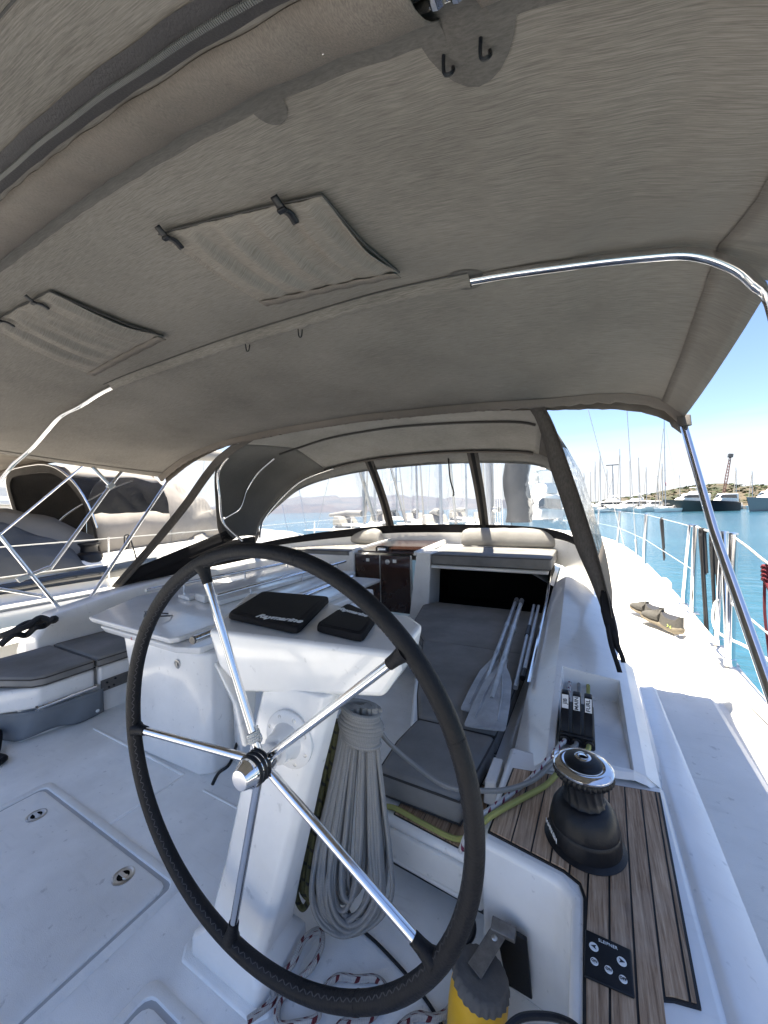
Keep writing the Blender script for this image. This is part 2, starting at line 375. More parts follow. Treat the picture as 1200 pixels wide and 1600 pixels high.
# ------------------------------------------------------------------ helpers
ORG = {}
class MB:
    def __init__(s): s.v = []; s.f = []; s.uv = {}
    def add(s, vs, fs):
        k = len(s.v); s.v += [tuple(p) for p in vs]; s.f += [tuple(i + k for i in q) for q in fs]
        return s
    def box(s, lo, hi):
        x0, y0, z0 = lo; x1, y1, z1 = hi
        return s.add([(x0, y0, z0), (x1, y0, z0), (x1, y1, z0), (x0, y1, z0), (x0, y0, z1), (x1, y0, z1), (x1, y1, z1), (x0, y1, z1)],
                     [(3, 2, 1, 0), (4, 5, 6, 7), (0, 1, 5, 4), (1, 2, 6, 5), (2, 3, 7, 6), (3, 0, 4, 7)])
    def obox(s, c, ax, ay, az):      # oriented box: centre and three half-axis vectors
        c = Vector(c); ax, ay, az = Vector(ax), Vector(ay), Vector(az)
        vs = [c + i * ax + j * ay + k * az for k in (-1, 1) for j in (-1, 1) for i in (-1, 1)]
        return s.add(vs, [(0, 2, 3, 1), (4, 5, 7, 6), (0, 1, 5, 4), (2, 6, 7, 3), (0, 4, 6, 2), (1, 3, 7, 5)])
    def hexa(s, bot, top):           # eight corners: four below, four above, same winding (ccw from above)
        return s.add(list(bot) + list(top), [(3, 2, 1, 0), (4, 5, 6, 7), (0, 1, 5, 4), (1, 2, 6, 5), (2, 3, 7, 6), (3, 0, 4, 7)])
    def prism(s, poly, z0, z1):      # plan polygon (ccw) extruded; z may be a function of (x, y)
        f0 = z0 if callable(z0) else (lambda x, y: z0); f1 = z1 if callable(z1) else (lambda x, y: z1)
        n = len(poly)
        vs = [(x, y, f0(x, y)) for x, y in poly] + [(x, y, f1(x, y)) for x, y in poly]
        return s.add(vs, [tuple(range(n - 1, -1, -1)), tuple(range(n, 2 * n))] + [(i, (i + 1) % n, n + (i + 1) % n, n + i) for i in range(n)])
    def tube(s, pts, r, n=8, closed=False, cap=True):
        P = [Vector(p) for p in pts]; m = len(P)
        rr = list(r) if isinstance(r, (list, tuple)) else [r] * m
        T = []
        for i in range(m):
            a = P[(i - 1) % m] if (closed or i > 0) else P[i]; b = P[(i + 1) % m] if (closed or i < m - 1) else P[i]
            d = b - a
            T.append(d.normalized() if d.length > 1e-9 else Vector((0, 0, 1)))
        u = T[0].orthogonal().normalized(); k0 = len(s.v); L = 0
        U = []
        for i in range(m):
            if i: u = T[i - 1].rotation_difference(T[i]) @ u
            u = (u - T[i] * u.dot(T[i])).normalized(); U.append(u)
        if closed:
            q = T[-1].rotation_difference(T[0]) @ U[-1]
            ang = math.atan2(q.cross(U[0]).dot(T[0]), q.dot(U[0]))
            U = [Quaternion(T[i], ang * i / m) @ U[i] for i in range(m)]
        for i in range(m):
            w = T[i].cross(U[i])
            if i: L += (P[i] - P[i - 1]).length
            for j in range(n):
                a = 2 * math.pi * j / n
                s.uv[len(s.v)] = (L, j / n)
                s.v.append(tuple(P[i] + rr[i] * (math.cos(a) * U[i] + math.sin(a) * w)))
        for i in range(m if closed else m - 1):
            i2 = (i + 1) % m
            for j in range(n):
                j2 = (j + 1) % n
                s.f.append((k0 + i * n + j, k0 + i * n + j2, k0 + i2 * n + j2, k0 + i2 * n + j))
        if cap and not closed:
            s.f.append(tuple(k0 + j for j in range(n - 1, -1, -1))); s.f.append(tuple(k0 + (m - 1) * n + j for j in range(n)))
        return s
    def lathe(s, prof, c, axis=(0, 0, 1), n=32, xr=1.0):
        c = Vector(c); A = Vector(axis).normalized(); u = A.orthogonal().normalized()
        if abs(A.z) > 0.9: u = Vector((1, 0, 0)) - A * A.x; u.normalize()
        w = A.cross(u); k0 = len(s.v)
        for r, h in prof:
            for j in range(n):
                a = 2 * math.pi * j / n
                s.v.append(tuple(c + A * h + r * (math.cos(a) * u * xr + math.sin(a) * w)))
        for i in range(len(prof) - 1):
            for j in range(n):
                j2 = (j + 1) % n
                s.f.append((k0 + i * n + j, k0 + i * n + j2, k0 + (i + 1) * n + j2, k0 + (i + 1) * n + j))
        s.f.append(tuple(k0 + j for j in range(n - 1, -1, -1))); s.f.append(tuple(k0 + (len(prof) - 1) * n + j for j in range(n)))
        return s
    def grid(s, rows, flip=False):
        k0 = len(s.v); m = len(rows[0])
        for row in rows: s.v += [tuple(p) for p in row]
        for i in range(len(rows) - 1):
            for j in range(m - 1):
                q = (k0 + i * m + j, k0 + i * m + j + 1, k0 + (i + 1) * m + j + 1, k0 + (i + 1) * m + j)
                s.f.append(q[::-1] if flip else q)
        return s
    def loft(s, secs, cap=True):     # closed sections of equal length
        k0 = len(s.v); n = len(secs[0])
        for c in secs: s.v += [tuple(p) for p in c]
        for i in range(len(secs) - 1):
            for j in range(n):
                j2 = (j + 1) % n
                s.f.append((k0 + i * n + j, k0 + i * n + j2, k0 + (i + 1) * n + j2, k0 + (i + 1) * n + j))
        if cap:
            s.f.append(tuple(k0 + j for j in range(n - 1, -1, -1))); s.f.append(tuple(k0 + (len(secs) - 1) * n + j for j in range(n)))
        return s

def spline(pts, k=8, closed=False):
    P = [Vector(p) for p in pts]; n = len(P); o = []
    for i in range(n if closed else n - 1):
        if closed: a, b, c, d = P[(i - 1) % n], P[i], P[(i + 1) % n], P[(i + 2) % n]
        else: a, b, c, d = P[max(i - 1, 0)], P[i], P[i + 1], P[min(i + 2, n - 1)]
        for j in range(k):
            t = j / k
            o.append(0.5 * ((2 * b) + (c - a) * t + (2 * a - 5 * b + 4 * c - d) * t * t + (3 * b - a - 3 * c + d) * t ** 3))
    if not closed: o.append(P[-1])
    return o
def resample(pts, n):
    P = [Vector(p) for p in pts]; L = [0]
    for i in range(1, len(P)): L.append(L[-1] + (P[i] - P[i - 1]).length)
    o = []; k = 0
    for i in range(n):
        d = L[-1] * i / (n - 1)
        while k < len(P) - 2 and L[k + 1] < d: k += 1
        seg = L[k + 1] - L[k]
        o.append(P[k].lerp(P[k + 1], (d - L[k]) / seg if seg > 1e-9 else 0))
    return o
def lerp(a, b, t): return tuple(x + (y - x) * t for x, y in zip(a, b))

def thing(name, label, cat, loc, group=None):
    o = bpy.data.objects.new(name, None); COL.objects.link(o)
    o.location = loc; o.empty_display_size = 0.05
    o['label'] = label; o['category'] = cat
    if group: o['group'] = group
    ORG[o.name] = Vector(loc)
    return o
def obj(name, mb, m, parent=None, smooth=30, bevel=0, sharp=75, seg=2, solid=0, sub=0, label=None, kind=None, cat=None, group=None, origin=None):
    """one mesh object; vertices are given in world space and stored relative to the thing's base"""
    vs, fs, uv = mb.v, mb.f, mb.uv
    if parent is not None: org = ORG[parent.name]
    elif origin is not None: org = Vector(origin)
    else:
        a = np.array(vs); org = Vector(((a[:, 0].min() + a[:, 0].max()) / 2, (a[:, 1].min() + a[:, 1].max()) / 2, a[:, 2].min()))
    me = bpy.data.meshes.new(name)
    me.from_pydata([tuple(Vector(v) - org) for v in vs], [], fs)
    if uv:
        l = me.uv_layers.new(name='UVMap')
        idx = np.zeros(len(me.loops), dtype=np.int32); me.loops.foreach_get('vertex_index', idx)
        ua = np.zeros((len(vs), 2), dtype=np.float32)
        for k, q in uv.items(): ua[k] = q
        l.data.foreach_set('uv', ua[idx].ravel())
    bm = bmesh.new(); bm.from_mesh(me)
    if not kind == 'open': bmesh.ops.recalc_face_normals(bm, faces=bm.faces)
    bm.to_mesh(me); bm.free()
    me.materials.append(m)
    if smooth:
        me.polygons.foreach_set('use_smooth', [True] * len(me.polygons)); me.set_sharp_from_angle(angle=R(smooth))
    me.update()
    o = bpy.data.objects.new(name, me); COL.objects.link(o)
    if parent is not None: o.parent = parent
    else: o.location = org
    ORG[o.name] = org
    if bevel:
        b = o.modifiers.new('bevel', 'BEVEL'); b.width = bevel; b.segments = seg; b.limit_method = 'ANGLE'; b.angle_limit = R(35)
        me.polygons.foreach_set('use_smooth', [True] * len(me.polygons)); me.set_sharp_from_angle(angle=R(sharp))
        b.harden_normals = False
    if solid:
        sd = o.modifiers.new('solid', 'SOLIDIFY'); sd.thickness = solid; sd.offset = 0
    if sub:
        ss = o.modifiers.new('sub', 'SUBSURF'); ss.levels = sub; ss.render_levels = sub
    if label: o['label'] = label
    if kind and kind != 'open': o['kind'] = kind
    if cat: o['category'] = cat
    if group: o['group'] = group
    return o
def struct(name, mb, m, **k):
    return obj(name, mb, m, kind='structure', **k)
def solo(name, mb, m, label, cat, group=None, **k):
    return obj(name, mb, m, label=label, cat=cat, group=group, **k)
def copy_tree(o, parent=None, delta=None):
    c = o.copy(); COL.objects.link(c)
    if parent is not None: c.parent = parent
    elif delta is not None: c.location = o.location + Vector(delta)
    ORG[c.name] = ORG[o.name] + (Vector(delta) if delta else Vector())
    for ch in list(o.children): copy_tree(ch, c)
    return c
def text_obj(name, body, size, centre, xdir, ydir, m, parent, ext=0.0008, bold=0.0, label=None):
    """flat lettering laid on a surface: xdir reads left to right, ydir is up the letters"""
    cu = bpy.data.curves.new(name, 'FONT'); cu.body = body; cu.size = size; cu.align_x = 'CENTER'; cu.align_y = 'CENTER'; cu.extrude = ext; cu.offset = bold
    t = bpy.data.objects.new(name + '_curve', cu); COL.objects.link(t)
    dg = bpy.context.evaluated_depsgraph_get(); me = bpy.data.meshes.new_from_object(t.evaluated_get(dg))
    bpy.data.objects.remove(t)
    X = Vector(xdir).normalized(); Y = Vector(ydir); Y = (Y - X * Y.dot(X)).normalized(); Z = X.cross(Y)
    c = Vector(centre) - ORG[parent.name]
    for v in me.vertices: v.co = c + X * v.co.x + Y * v.co.y + Z * v.co.z
    me.name = name; me.materials.clear(); me.materials.append(m)
    o = bpy.data.objects.new(name, me); COL.objects.link(o); o.parent = parent; ORG[o.name] = ORG[parent.name]
    if label: o['label'] = label
    return o
def polar(bearing, d, z=0.0):        # place on the harbour: degrees clockwise from the bow direction, metres
    return Vector((d * math.sin(R(bearing)), d * math.cos(R(bearing)), z))
SEA = -1.25
FL = 0.25                            # cockpit sole height

# ------------------------------------------------------------------ the setting: water, land, the deck we stand on
struct('sea', MB().add([(-6000, -6000, SEA), (6000, -6000, SEA), (6000, 6000, SEA), (-6000, 6000, SEA)], [(0, 1, 2, 3)]), M['sea'], smooth=0)

def ridge(name, m, b0, b1, d0, d1, prof, nb=70, nd=14, rough=1.0, seed=1):
    """a strip of land between two bearings; prof gives crest height over bearing"""
    rr = random.Random(seed); rows = []
    ph = [rr.uniform(0, 6.28) for _ in range(12)]
    for j in range(nd + 1):
        t = j / nd; row = []
        for i in range(nb + 1):
            b = b0 + (b1 - b0) * i / nb; d = d0 + (d1 - d0) * t
            h = np.interp(b, [p[0] for p in prof], [p[1] for p in prof])
            e = math.sin(min(1, t * 1.6) * math.pi / 2) ** 0.8 if t < 0.62 else math.cos((t - 0.62) / 0.38 * math.pi / 2)
            q = sum(math.sin(b * (1.3 + 1.1 * k) + t * (3 + 2 * k) + ph[k]) / (k + 1.5) for k in range(6)) * rough
            z = h * max(e, 0) + q * min(1, t * 3) * (1 if t < .9 else 0) + (0.4 if 0 < j < nd else -1.5)
            row.append(polar(b, d, SEA + max(z, -1.6)))
        rows.append(row)
    return struct(name, MB().grid(rows), m, smooth=60)
HP = [(-4, 1), (0, 3.5), (3, 7.5), (6, 11), (8.5, 14.5), (10.5, 18), (12, 20), (14, 19), (16, 17), (18, 15.5), (22, 12), (26, 9), (34, 6)]
ridge('scrub_hill', M['hill'], -4, 34, 300, 620, HP, 110, 20, 0.9, 3)
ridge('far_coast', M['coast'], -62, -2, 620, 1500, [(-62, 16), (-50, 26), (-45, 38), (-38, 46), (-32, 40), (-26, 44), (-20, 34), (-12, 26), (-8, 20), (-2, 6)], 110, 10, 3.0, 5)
# bushes dotted over the hill: nobody could count them
bm_ = MB(); rb = random.Random(4)
for i in range(900):
    b = rb.uniform(-1, 24); t = rb.uniform(0.02, 0.42); d = 300 + 320 * t
    h = np.interp(b, [p[0] for p in HP], [p[1] for p in HP]); e = math.sin(min(1, t * 1.6) * math.pi / 2) ** 0.8
    c = polar(b, d, SEA + h * e + 0.6); s = rb.uniform(0.5, 1.7)
    vs = []
    for k in range(10):
        a = rb.uniform(0, 6.28); q = rb.uniform(0.3, 1)
        vs.append((c.x + s * q * 1.5 * math.cos(a), c.y + s * q * 1.5 * math.sin(a), c.z + rb.uniform(-.3, .9) * s))
    k0 = len(bm_.v); bm_.v += vs; bm_.f += [(k0, k0 + 1, k0 + 2), (k0 + 2, k0 + 3, k0 + 4), (k0 + 4, k0 + 5, k0 + 6), (k0 + 6, k0 + 7, k0 + 8), (k0 + 8, k0 + 9, k0), (k0 + 1, k0 + 5, k0 + 8), (k0 + 3, k0 + 7, k0 + 2)]
M['bush'] = scrub('bush_leaves', (0.03, 0.045, 0.018), (0.045, 0.06, 0.025), (0.075, 0.085, 0.04), 0.4)
obj('hill_bushes', bm_, M['bush'], smooth=0, kind='stuff', label='low dark green bushes scattered over the dry hill', cat='bushes')

# marina quay along the far side of the basin
qb = MB()
qa = [polar(b, 182) for b in np.linspace(-7, 40, 30)]; qc = [polar(b, 196) for b in np.linspace(-7, 40, 30)]
qb.grid([[(p.x, p.y, SEA - 1) for p in qa], [(p.x, p.y, SEA + 1.1) for p in qa], [(p.x, p.y, SEA + 1.1) for p in qc], [(p.x, p.y, SEA - 1) for p in qc]])
struct('quay', qb, M['conc'])

# unseen quay astern, added to bounce sunlight onto the aft faces
struct('quay', MB().box((-60, -60, SEA - 1), (50, -9, -.15)), M['conc'])
# --- our hull and decks.  x to starboard, y to the bow; the cockpit sole is FL
XC = -1.86
EDGE = [(-2.6, 0.66), (-1.2, 0.70), (0, 0.725), (2, 0.745), (3.5, 0.775), (4.7, 0.80), (7, 0.80), (8.5, 0.74), (10, 0.60), (11.5, 0.25), (12.6, -0.25), (13.6, -1.0), (14.2, -1.6), (14.4, XC)]
def edge(y): return float(np.interp(y, [e[0] for e in EDGE], [e[1] for e in EDGE]))
def zdeck(y): return 0.585 + 0.014 * max(0, y - 1)
ys = [-2.6, -1.2, -.4, .4, 1, 1.6, 2.2, 2.8, 3.4, 4, 4.8, 5.6, 6.4, 7.2, 8, 9, 10, 11, 11.8, 12.5, 13.1, 13.6, 14, 14.25]
def side_sheet(sg):
    rows = []
    for y in ys:
        e = edge(y); z = zdeck(y); i = 0.16 if y < 4 else max(XC - .0, 0.16 - (y - 4) * .12)
        i = min(i, e - .32) if y > 9 else i
        i = max(i, XC)
        w = min(1, (e - i) / .5)
        prof = [(i, z - .002), (e - .235 * w, z), (e - .215 * w, z - .012), (e - .190 * w, z - .012), (e - .165 * w, z + .012), (e - .03 * w, z + .008), (e - .008, z - .002), (e, z - .03)]
        rows.append([((x if sg > 0 else 2 * XC - x), y, zz_) for x, zz_ in prof])
    return rows
struct('side_deck', MB().grid(side_sheet(1)), M['deck'], smooth=25)
struct('side_deck', MB().grid(side_sheet(-1)), M['deck'], smooth=25)
for sg in (1, -1):
    rows = []
    for y in ys:
        e = edge(y); z = zdeck(y)
        prof = [(e + .0005, z - .028), (e + .012, z - .06), (e + .012, z - .10), (e, z - .12), (e - .05, z - .7), (XC + (e - XC) * .86, SEA - .2)]
        rows.append([((x if sg > 0 else 2 * XC - x), y, q) for x, q in prof])
    struct('hull', MB().grid(rows), M['gel'], smooth=40)

# cockpit sole
fl = MB().grid([[(x, y, FL) for x in (-4.1, -3.0, -2.0, -1.0, .18)] for y in (-.62, 0, 1.4, 2.6, 3.7)])
struct('unseen_stern_deck', MB().box((-4.1, -2.6, FL - .1), (.18, -.625, FL + .012)), M['skirt'])  # unseen deck astern, added dark to limit light bounced onto the helm pod
struct('cockpit_sole', fl, M['floor'], smooth=0)
# moulded seam ribs across the sole
rb_ = MB()
rb_.box((-2.66, 1.12, FL - .01), (-1.78, 1.135, FL + .006)); rb_.box((-1.79, .78, FL - .01), (-1.775, 1.12, FL + .004)); rb_.box((-1.60, 1.10, FL - .01), (-1.02, 1.112, FL + .004))
struct('sole_seam', rb_, M['floor'], bevel=.004)

def hatch(name, x0, x1, y0, y1, label):
    t = thing(name, label, 'deck hatch', ((x0 + x1) / 2, (y0 + y1) / 2, FL))
    g = .022; w = .026
    rim = MB()
    def ring(a, b, z):   # rounded rectangle plan
        pts = []
        r = .03
        for cx, cy, a0 in ((x1 - a - r, y1 - a - r, 0), (x0 + a + r, y1 - a - r, 90), (x0 + a + r, y0 + a + r, 180), (x1 - a - r, y0 + a + r, 270)):
            for k in range(4):
                an = R(a0 + 30 * k); pts.append((cx + r * math.cos(an), cy + r * math.sin(an), z))
        return pts
    secs = [ring(-w - .012, 0, FL - .004), ring(-w - .004, 0, FL + .007), ring(-.006, 0, FL + .007), ring(0, 0, FL - .004)]
    rim.loft(secs, cap=False)
    obj('hatch_rim', rim, M['floor'], t, smooth=50)
    lid = MB().loft([ring(.010, 0, FL - .003), ring(.012, 0, FL + .006), ring(.020, 0, FL + .010)], cap=True)
    obj('lid', lid, M['floor'], t, smooth=50)
    gp = MB().loft([ring(-.003, 0, FL + .0015), ring(.013, 0, FL + .0015)], cap=False)
    obj('gasket', gp, M['gasket'], t)
    return t
def latch(x, y, t):
    z = FL + .0095
    l = obj('latch', MB().lathe([(.001, 0), (.036, 0), (.036, .003), (.031, .0045), (.027, .002), (.001, .002)], (x, y, z), n=28), M['steel2'], t)
    obj('latch_cup', MB().lathe([(.001, 0), (.020, 0), (.020, .0007), (.001, .0007)], (x, y, z + .0022), n=20), M['dark'], l)
    pull = MB().obox((x + .004, y, z + .0045), (.026, 0, 0), (0, .006, 0), (0, 0, .0016)).lathe([(.001, 0), (.010, 0), (.008, .004), (.001, .004)], (x + .014, y, z + .003), n=12)
    obj('latch_pull', pull, M['steel2'], l, bevel=.001)
h1 = hatch('floor_hatch', -2.30, -1.29, -0.62, 0.765, 'large white floor hatch with two round flush latches')
latch(-2.11, .672, h1); latch(-1.475, .70, h1)
hatch('floor_hatch', -1.055, -0.42, -0.62, 0.555, 'smaller white floor hatch just aft of the steering pedestal')

# --- starboard coaming: helm seat block, inward facet, top with sheet-clutch recess, outer slope to the deck
hs_ = [(-.275, 1.03), (-.075, 1.005), (-.045, .975), (-.042, -.5), (.215, -.5), (.215, 1.50), (-.275, 1.50)]
struct('helm_seat_block', MB().prism(hs_, FL - .01, .615), M['gel'], bevel=.018, seg=3)
def zi(y): return float(np.interp(y, [1.425, 1.445, 2, 3, 4, 5.5, 9], [.622, .640, .735, .845, .93, .97, .93]))
def zo(y): return float(np.interp(y, [1.425, 1.445, 2, 3, 4, 5.5, 9], [.621, .634, .70, .775, .83, .86, .84]))
cx_ = [(-.285, None), (-.270, 'w'), (-.145, 'i'), (-.118, 't'), (.130, 't'), (.185, 'o'), (.215, 's'), (.262, 'd')]
ya = [1.425, 1.445, 1.49, 2.06, 2.5, 3.0, 3.6, 4.4, 5.5, 7, 8.2]
def cpt(y, k):
    inb = [(-.285, FL), (-.268, zi(y) - .085), (-.140 - .03 * min(1, max(0, (y - 2) / 2)), zi(y)), (-.116, zi(y) - .002)]
    o_ = [(.128, zo(y) + .012), (.165, zo(y)), (.205, zo(y) - .03), (.225 + .02 * max(0, min(1, (y - 1.3) / 2)), zdeck(y) - .004)]
    return (inb + o_)[k]
cb = MB()
for i in range(len(ya) - 1):
    for k in range(7):
        if k == 3 and ya[i] == 1.49: continue
        if k in (2, 3) and ya[i] >= 3.6 and False: continue
        a, b = ya[i], ya[i + 1]
        P_ = lambda y, q: (cpt(y, q)[0], y + ((cpt(y, q)[0] + .04) * .22 if y < 1.48 and 0 < q < 7 else 0), cpt(y, q)[1])
        cb.add([P_(a, k), P_(a, k + 1), P_(b, k + 1), P_(b, k)], [(0, 1, 2, 3)])
# recess walls and floor (open towards the winch)
y0, y1 = 1.49, 2.06; xa, xb = -.116, .128
za, zb2 = cpt(y0, 3)[1], cpt(y0, 4)[1]; zc, zd = cpt(y1, 3)[1], cpt(y1, 4)[1]
f0, f1 = .632, .612
cb.add([(xa + .004, y0, f0 - .001), (xb - .004, y0, f0 - .001), (xb - .01, y1 - .006, f1), (xa + .01, y1 - .006, f1)], [(0, 1, 2, 3)])
cb.add([(xa, y0, za), (xa, y1, zc), (xa + .01, y1 - .006, f1), (xa + .004, y0, f0 - .001)], [(0, 1, 2, 3)])
cb.add([(xb, y0, zb2), (xb, y1, zd), (xb - .01, y1 - .006, f1), (xb - .004, y0, f0 - .001)], [(0, 1, 2, 3)])
cb.add([(xa, y1, zc), (xb, y1, zd), (xb - .01, y1 - .006, f1), (xa + .01, y1 - .006, f1)], [(0, 1, 2, 3)])
cb.add([(xa, y0, za), (xb, y0, zb2), (xb - .004, y0, f0 - .001), (xa + .004, y0, f0 - .001)], [(0, 1, 2, 3)])
# aft lip
e0 = [cpt(1.425, k) for k in range(8)]
for _k in range(1):
    pass
bmc = cb
bm2 = bmesh.new()
for v in bmc.v: bm2.verts.new(v)
bm2.verts.ensure_lookup_table()
for f in bmc.f:
    try: bm2.faces.new([bm2.verts[i] for i in f])
    except ValueError: pass
bmesh.ops.remove_doubles(bm2, verts=bm2.verts, dist=.0008)
cb2 = MB(); bm2.verts.index_update()
cb2.add([v.co[:] for v in bm2.verts], [[v.index for v in f.verts] for f in bm2.faces]); bm2.free()
struct('starboard_coaming', cb2, M['gel'], bevel=.005, seg=2, sharp=14)
# moulded ribs on the outer side of the coaming, aft to the stern
ob = MB()
oy = [-2.5, -.5, .4, 1.0, 1.42, 1.8, 2.3, 2.9]
rows = []
for y in oy:
    k = max(0, min(1, (y - 1.2) / 1.7)); dz = .03 * k
    rows.append([(.206 - .03 * k, y, .606 - dz), (.222 - .02 * k, y, .6185 - dz), (.236, y, .6205 - dz), (.300 - .02 * k, y, zdeck(y) + .008), (.322 - .03 * k, y, zdeck(y) - .003)])
struct('coaming_fillet', MB().grid(rows), M['gel'], smooth=60)
# polished trim along the inboard edge of the coaming
tr = spline([(-.262, 1.95, .668), (-.272, 2.6, .742), (-.285, 3.2, .805), (-.30, 3.75, .90)], 6)
solo('coaming_trim', MB().tube(tr, .011, 8), M['steel'], 'slim polished rail along the inboard edge of the starboard coaming', 'trim rail')

# bench moulding under the starboard cushions
bp_ = [(-.70, 1.115), (-.285, 1.085), (-.285, 3.6), (-1.48, 3.6), (-1.48, 2.75), (-1.12, 2.55), (-.72, 1.5)]
struct('bench_moulding', MB().prism(bp_, FL + .085, lambda x, y: .495 + .0 * y), M['gel'], bevel=.02, seg=3)
struct('bench_plinth_shade', MB().prism([(-.64, 1.19), (-.30, 1.17), (-.30, 3.55), (-1.4, 3.55), (-1.05, 2.6)], FL - .01, FL + .09), M['glassd'])  # near-black colour stands in for the shadow under the bench
struct('bench_pad', MB().add([(-.60, 1.088, .375), (-.34, 1.075, .375), (-.335, 1.078, .470), (-.63, 1.092, .470), (-.60, 1.11, .375), (-.34, 1.10, .375), (-.335, 1.10, .470), (-.63, 1.11, .470)],
       [(0, 1, 2, 3), (4, 7, 6, 5), (0, 4, 5, 1), (1, 5, 6, 2), (2, 6, 7, 3), (3, 7, 4, 0)]), M['deck'], bevel=.008)

# bulkhead at the front of the cockpit, cabin top, deckhouse
YB = 3.6
bk = MB()
bk.box((-1.42, YB, .93), (-.30, YB + .06, .965)); bk.hexa([(-1.69, YB - .02, FL), (-1.46, YB - .02, FL), (-1.46, YB + .3, FL), (-1.69, YB + .3, FL)], [(-1.57, YB - .02, 1.09), (-1.41, YB - .02, 1.09), (-1.41, YB + .3, 1.09), (-1.57, YB + .3, 1.09)])
struct('bulkhead', bk, M['gel'], bevel=.012)
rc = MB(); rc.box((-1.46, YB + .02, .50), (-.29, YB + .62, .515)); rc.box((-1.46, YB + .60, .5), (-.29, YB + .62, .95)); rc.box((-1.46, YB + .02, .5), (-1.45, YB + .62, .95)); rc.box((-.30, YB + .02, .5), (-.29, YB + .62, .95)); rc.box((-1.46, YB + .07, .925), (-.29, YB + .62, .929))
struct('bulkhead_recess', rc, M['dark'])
ct = MB()
prof = lambda y: [(XC - 1.55, .60), (XC - 1.50, zi(y) - .03), (XC - 1.36, zi(y)), (XC - .6, 1.0 + .10 * min(1, (y - 3.6))), (XC + .6, 1.0 + .10 * min(1, (y - 3.6))), (XC + 1.38, .95), (XC + 1.60, zi(y) - .07)]
rows = [[(x, y, z) for x, z in prof(y)] for y in (3.62, 3.9, 4.3, 4.7, 5.5, 6.5, 7.6, 8.4)]
rows += [[(x, 9.2, .70) for x, z in prof(8)]]
struct('cabin_top', MB().grid(rows), M['gel'], smooth=40)
# raised spray coaming under the windscreen
SCR = [(-3.56, 3.05, 1.12), (-3.50, 3.55, 1.15), (-3.15, 4.1, 1.19), (-2.5, 4.5, 1.245), (-1.9, 4.62, 1.262), (-1.1, 4.62, 1.262), (-.62, 4.55, 1.25), (-.22, 4.28, 1.22), (-.02, 3.9, 1.15), (.05, 3.4, 1.03)]
sp = spline(SCR, 6)
rows = [[(p.x, p.y, p.z - .30) for p in sp], [(p.x, p.y, p.z - .015) for p in sp], [(p.x, p.y + .05, p.z - .015) for p in sp], [(p.x, p.y + .12, p.z - .3) for p in sp]]
struct('spray_coaming', MB().grid(rows), M['gel'], smooth=40)
# port coaming and port bench
pc = MB()
pcs = []
for y, zt in ((1.12, .70), (1.22, .83), (1.7, .915), (2.3, .975), (3.0, 1.0), (3.62, 1.0)):
    pcs.append([(-3.40, y, FL), (-3.43, y, zt - .03), (-3.46, y, zt), (-3.62, y, zt), (-3.72, y, zt - .05), (-3.80, y, zdeck(y) - .03), (-3.80, y, FL)])
pc.loft(pcs)
struct('port_coaming', pc, M['gel'], bevel=.015)
pb = MB()
pb.prism([(-3.42, .70), (-2.96, .74), (-2.80, .92), (-2.80, 1.20), (-3.42, 1.20)], .44, .565)
pb.prism([(-3.42, 1.22), (-2.80, 1.22), (-2.80, 3.58), (-3.42, 3.58)], .44, .565)
struct('port_bench_moulding', pb, M['gel'], bevel=.02, seg=3)
struct('port_bench_base', MB().prism([(-3.42, .80), (-2.9, .86), (-2.84, 1.3), (-2.84, 3.58), (-3.42, 3.58)], FL - .01, .438), M['gel'], bevel=.01)
# port half of the bulkhead
struct('bulkhead', MB().box((-3.42, YB, FL), (-2.42, YB + .05, 1.02)).box((-2.42, YB - .02, .5), (-2.36, YB + .2, 1.07)), M['gel'], bevel=.01)

# ------------------------------------------------------------------ steering position
s_ = .0473
HC = Vector((-.6818, .6227, .9601)); NX = Vector((math.cos(s_), math.sin(s_), 0)); NZ = Vector((0, 0, 1)); NF = Vector((-math.sin(s_), math.cos(s_), 0))
ped = thing('steering_pedestal', 'white moulded steering pedestal carrying the big black leather wheel and the instrument pod', 'pedestal', (-.85, .78, FL))
def wp(a, r, f=0.0): return HC + NX * (r * math.cos(R(a))) + NZ * (r * math.sin(R(a))) + NF * f
wh = obj('steering_wheel', MB().tube([wp(i * 3.0, .5) for i in range(120)], .0185, 18, closed=True), M['leather'], ped, smooth=80)
st = MB()
for i in range(300):       # cross stitches along the inner side of the leather
    a = i * 1.2; c = wp(a, .4838, -.0105)
    tg = wp(a + .3, .4838, -.0105) - wp(a - .3, .4838, -.0105); tg.normalize()
    out_ = (wp(a, 1) - HC).normalized(); d = (-out_ * .84 - NF * .54).normalized(); cr_ = tg.cross(d)
    c = wp(a, .5) + d * .0183
    e = (tg * .8 + cr_ * (.6 if i % 2 else -.6)).normalized()
    st.obox(c, e * .0048, d * .0007, e.cross(d) * .0009)
so_ = obj('stitching', st, M['thread'], wh, smooth=0); so_['kind'] = 'stuff'
for a in (20, 76, 148, 220, 300):   # seams between lengths of leather
    obj('leather_seam', MB().tube([wp(a - .12, .5), wp(a + .12, .5)], .0191, 18), M['leather'], wh)
for a in (112.2, 40.2, -31.8, -103.8, -175.8):
    p0, p1 = wp(a, .03), wp(a, .478)
    sp_ = obj('spoke', MB().tube([p0, p1], .0102, 14), M['steel'], wh, smooth=60)
    obj('spoke_boot', MB().tube([wp(a, .444), wp(a, .462), wp(a, .478), wp(a, .490)], [.0125, .0135, .016, .021], 14), M['leather'], wh, smooth=60)
hb = obj('hub', MB().lathe([(.001, .045), (.030, .045), (.032, .03), (.032, -.018), (.026, -.03), (.02, -.055), (.02, -.11), (.001, -.11)], HC, -NF, 32), M['steel'], wh, smooth=50)
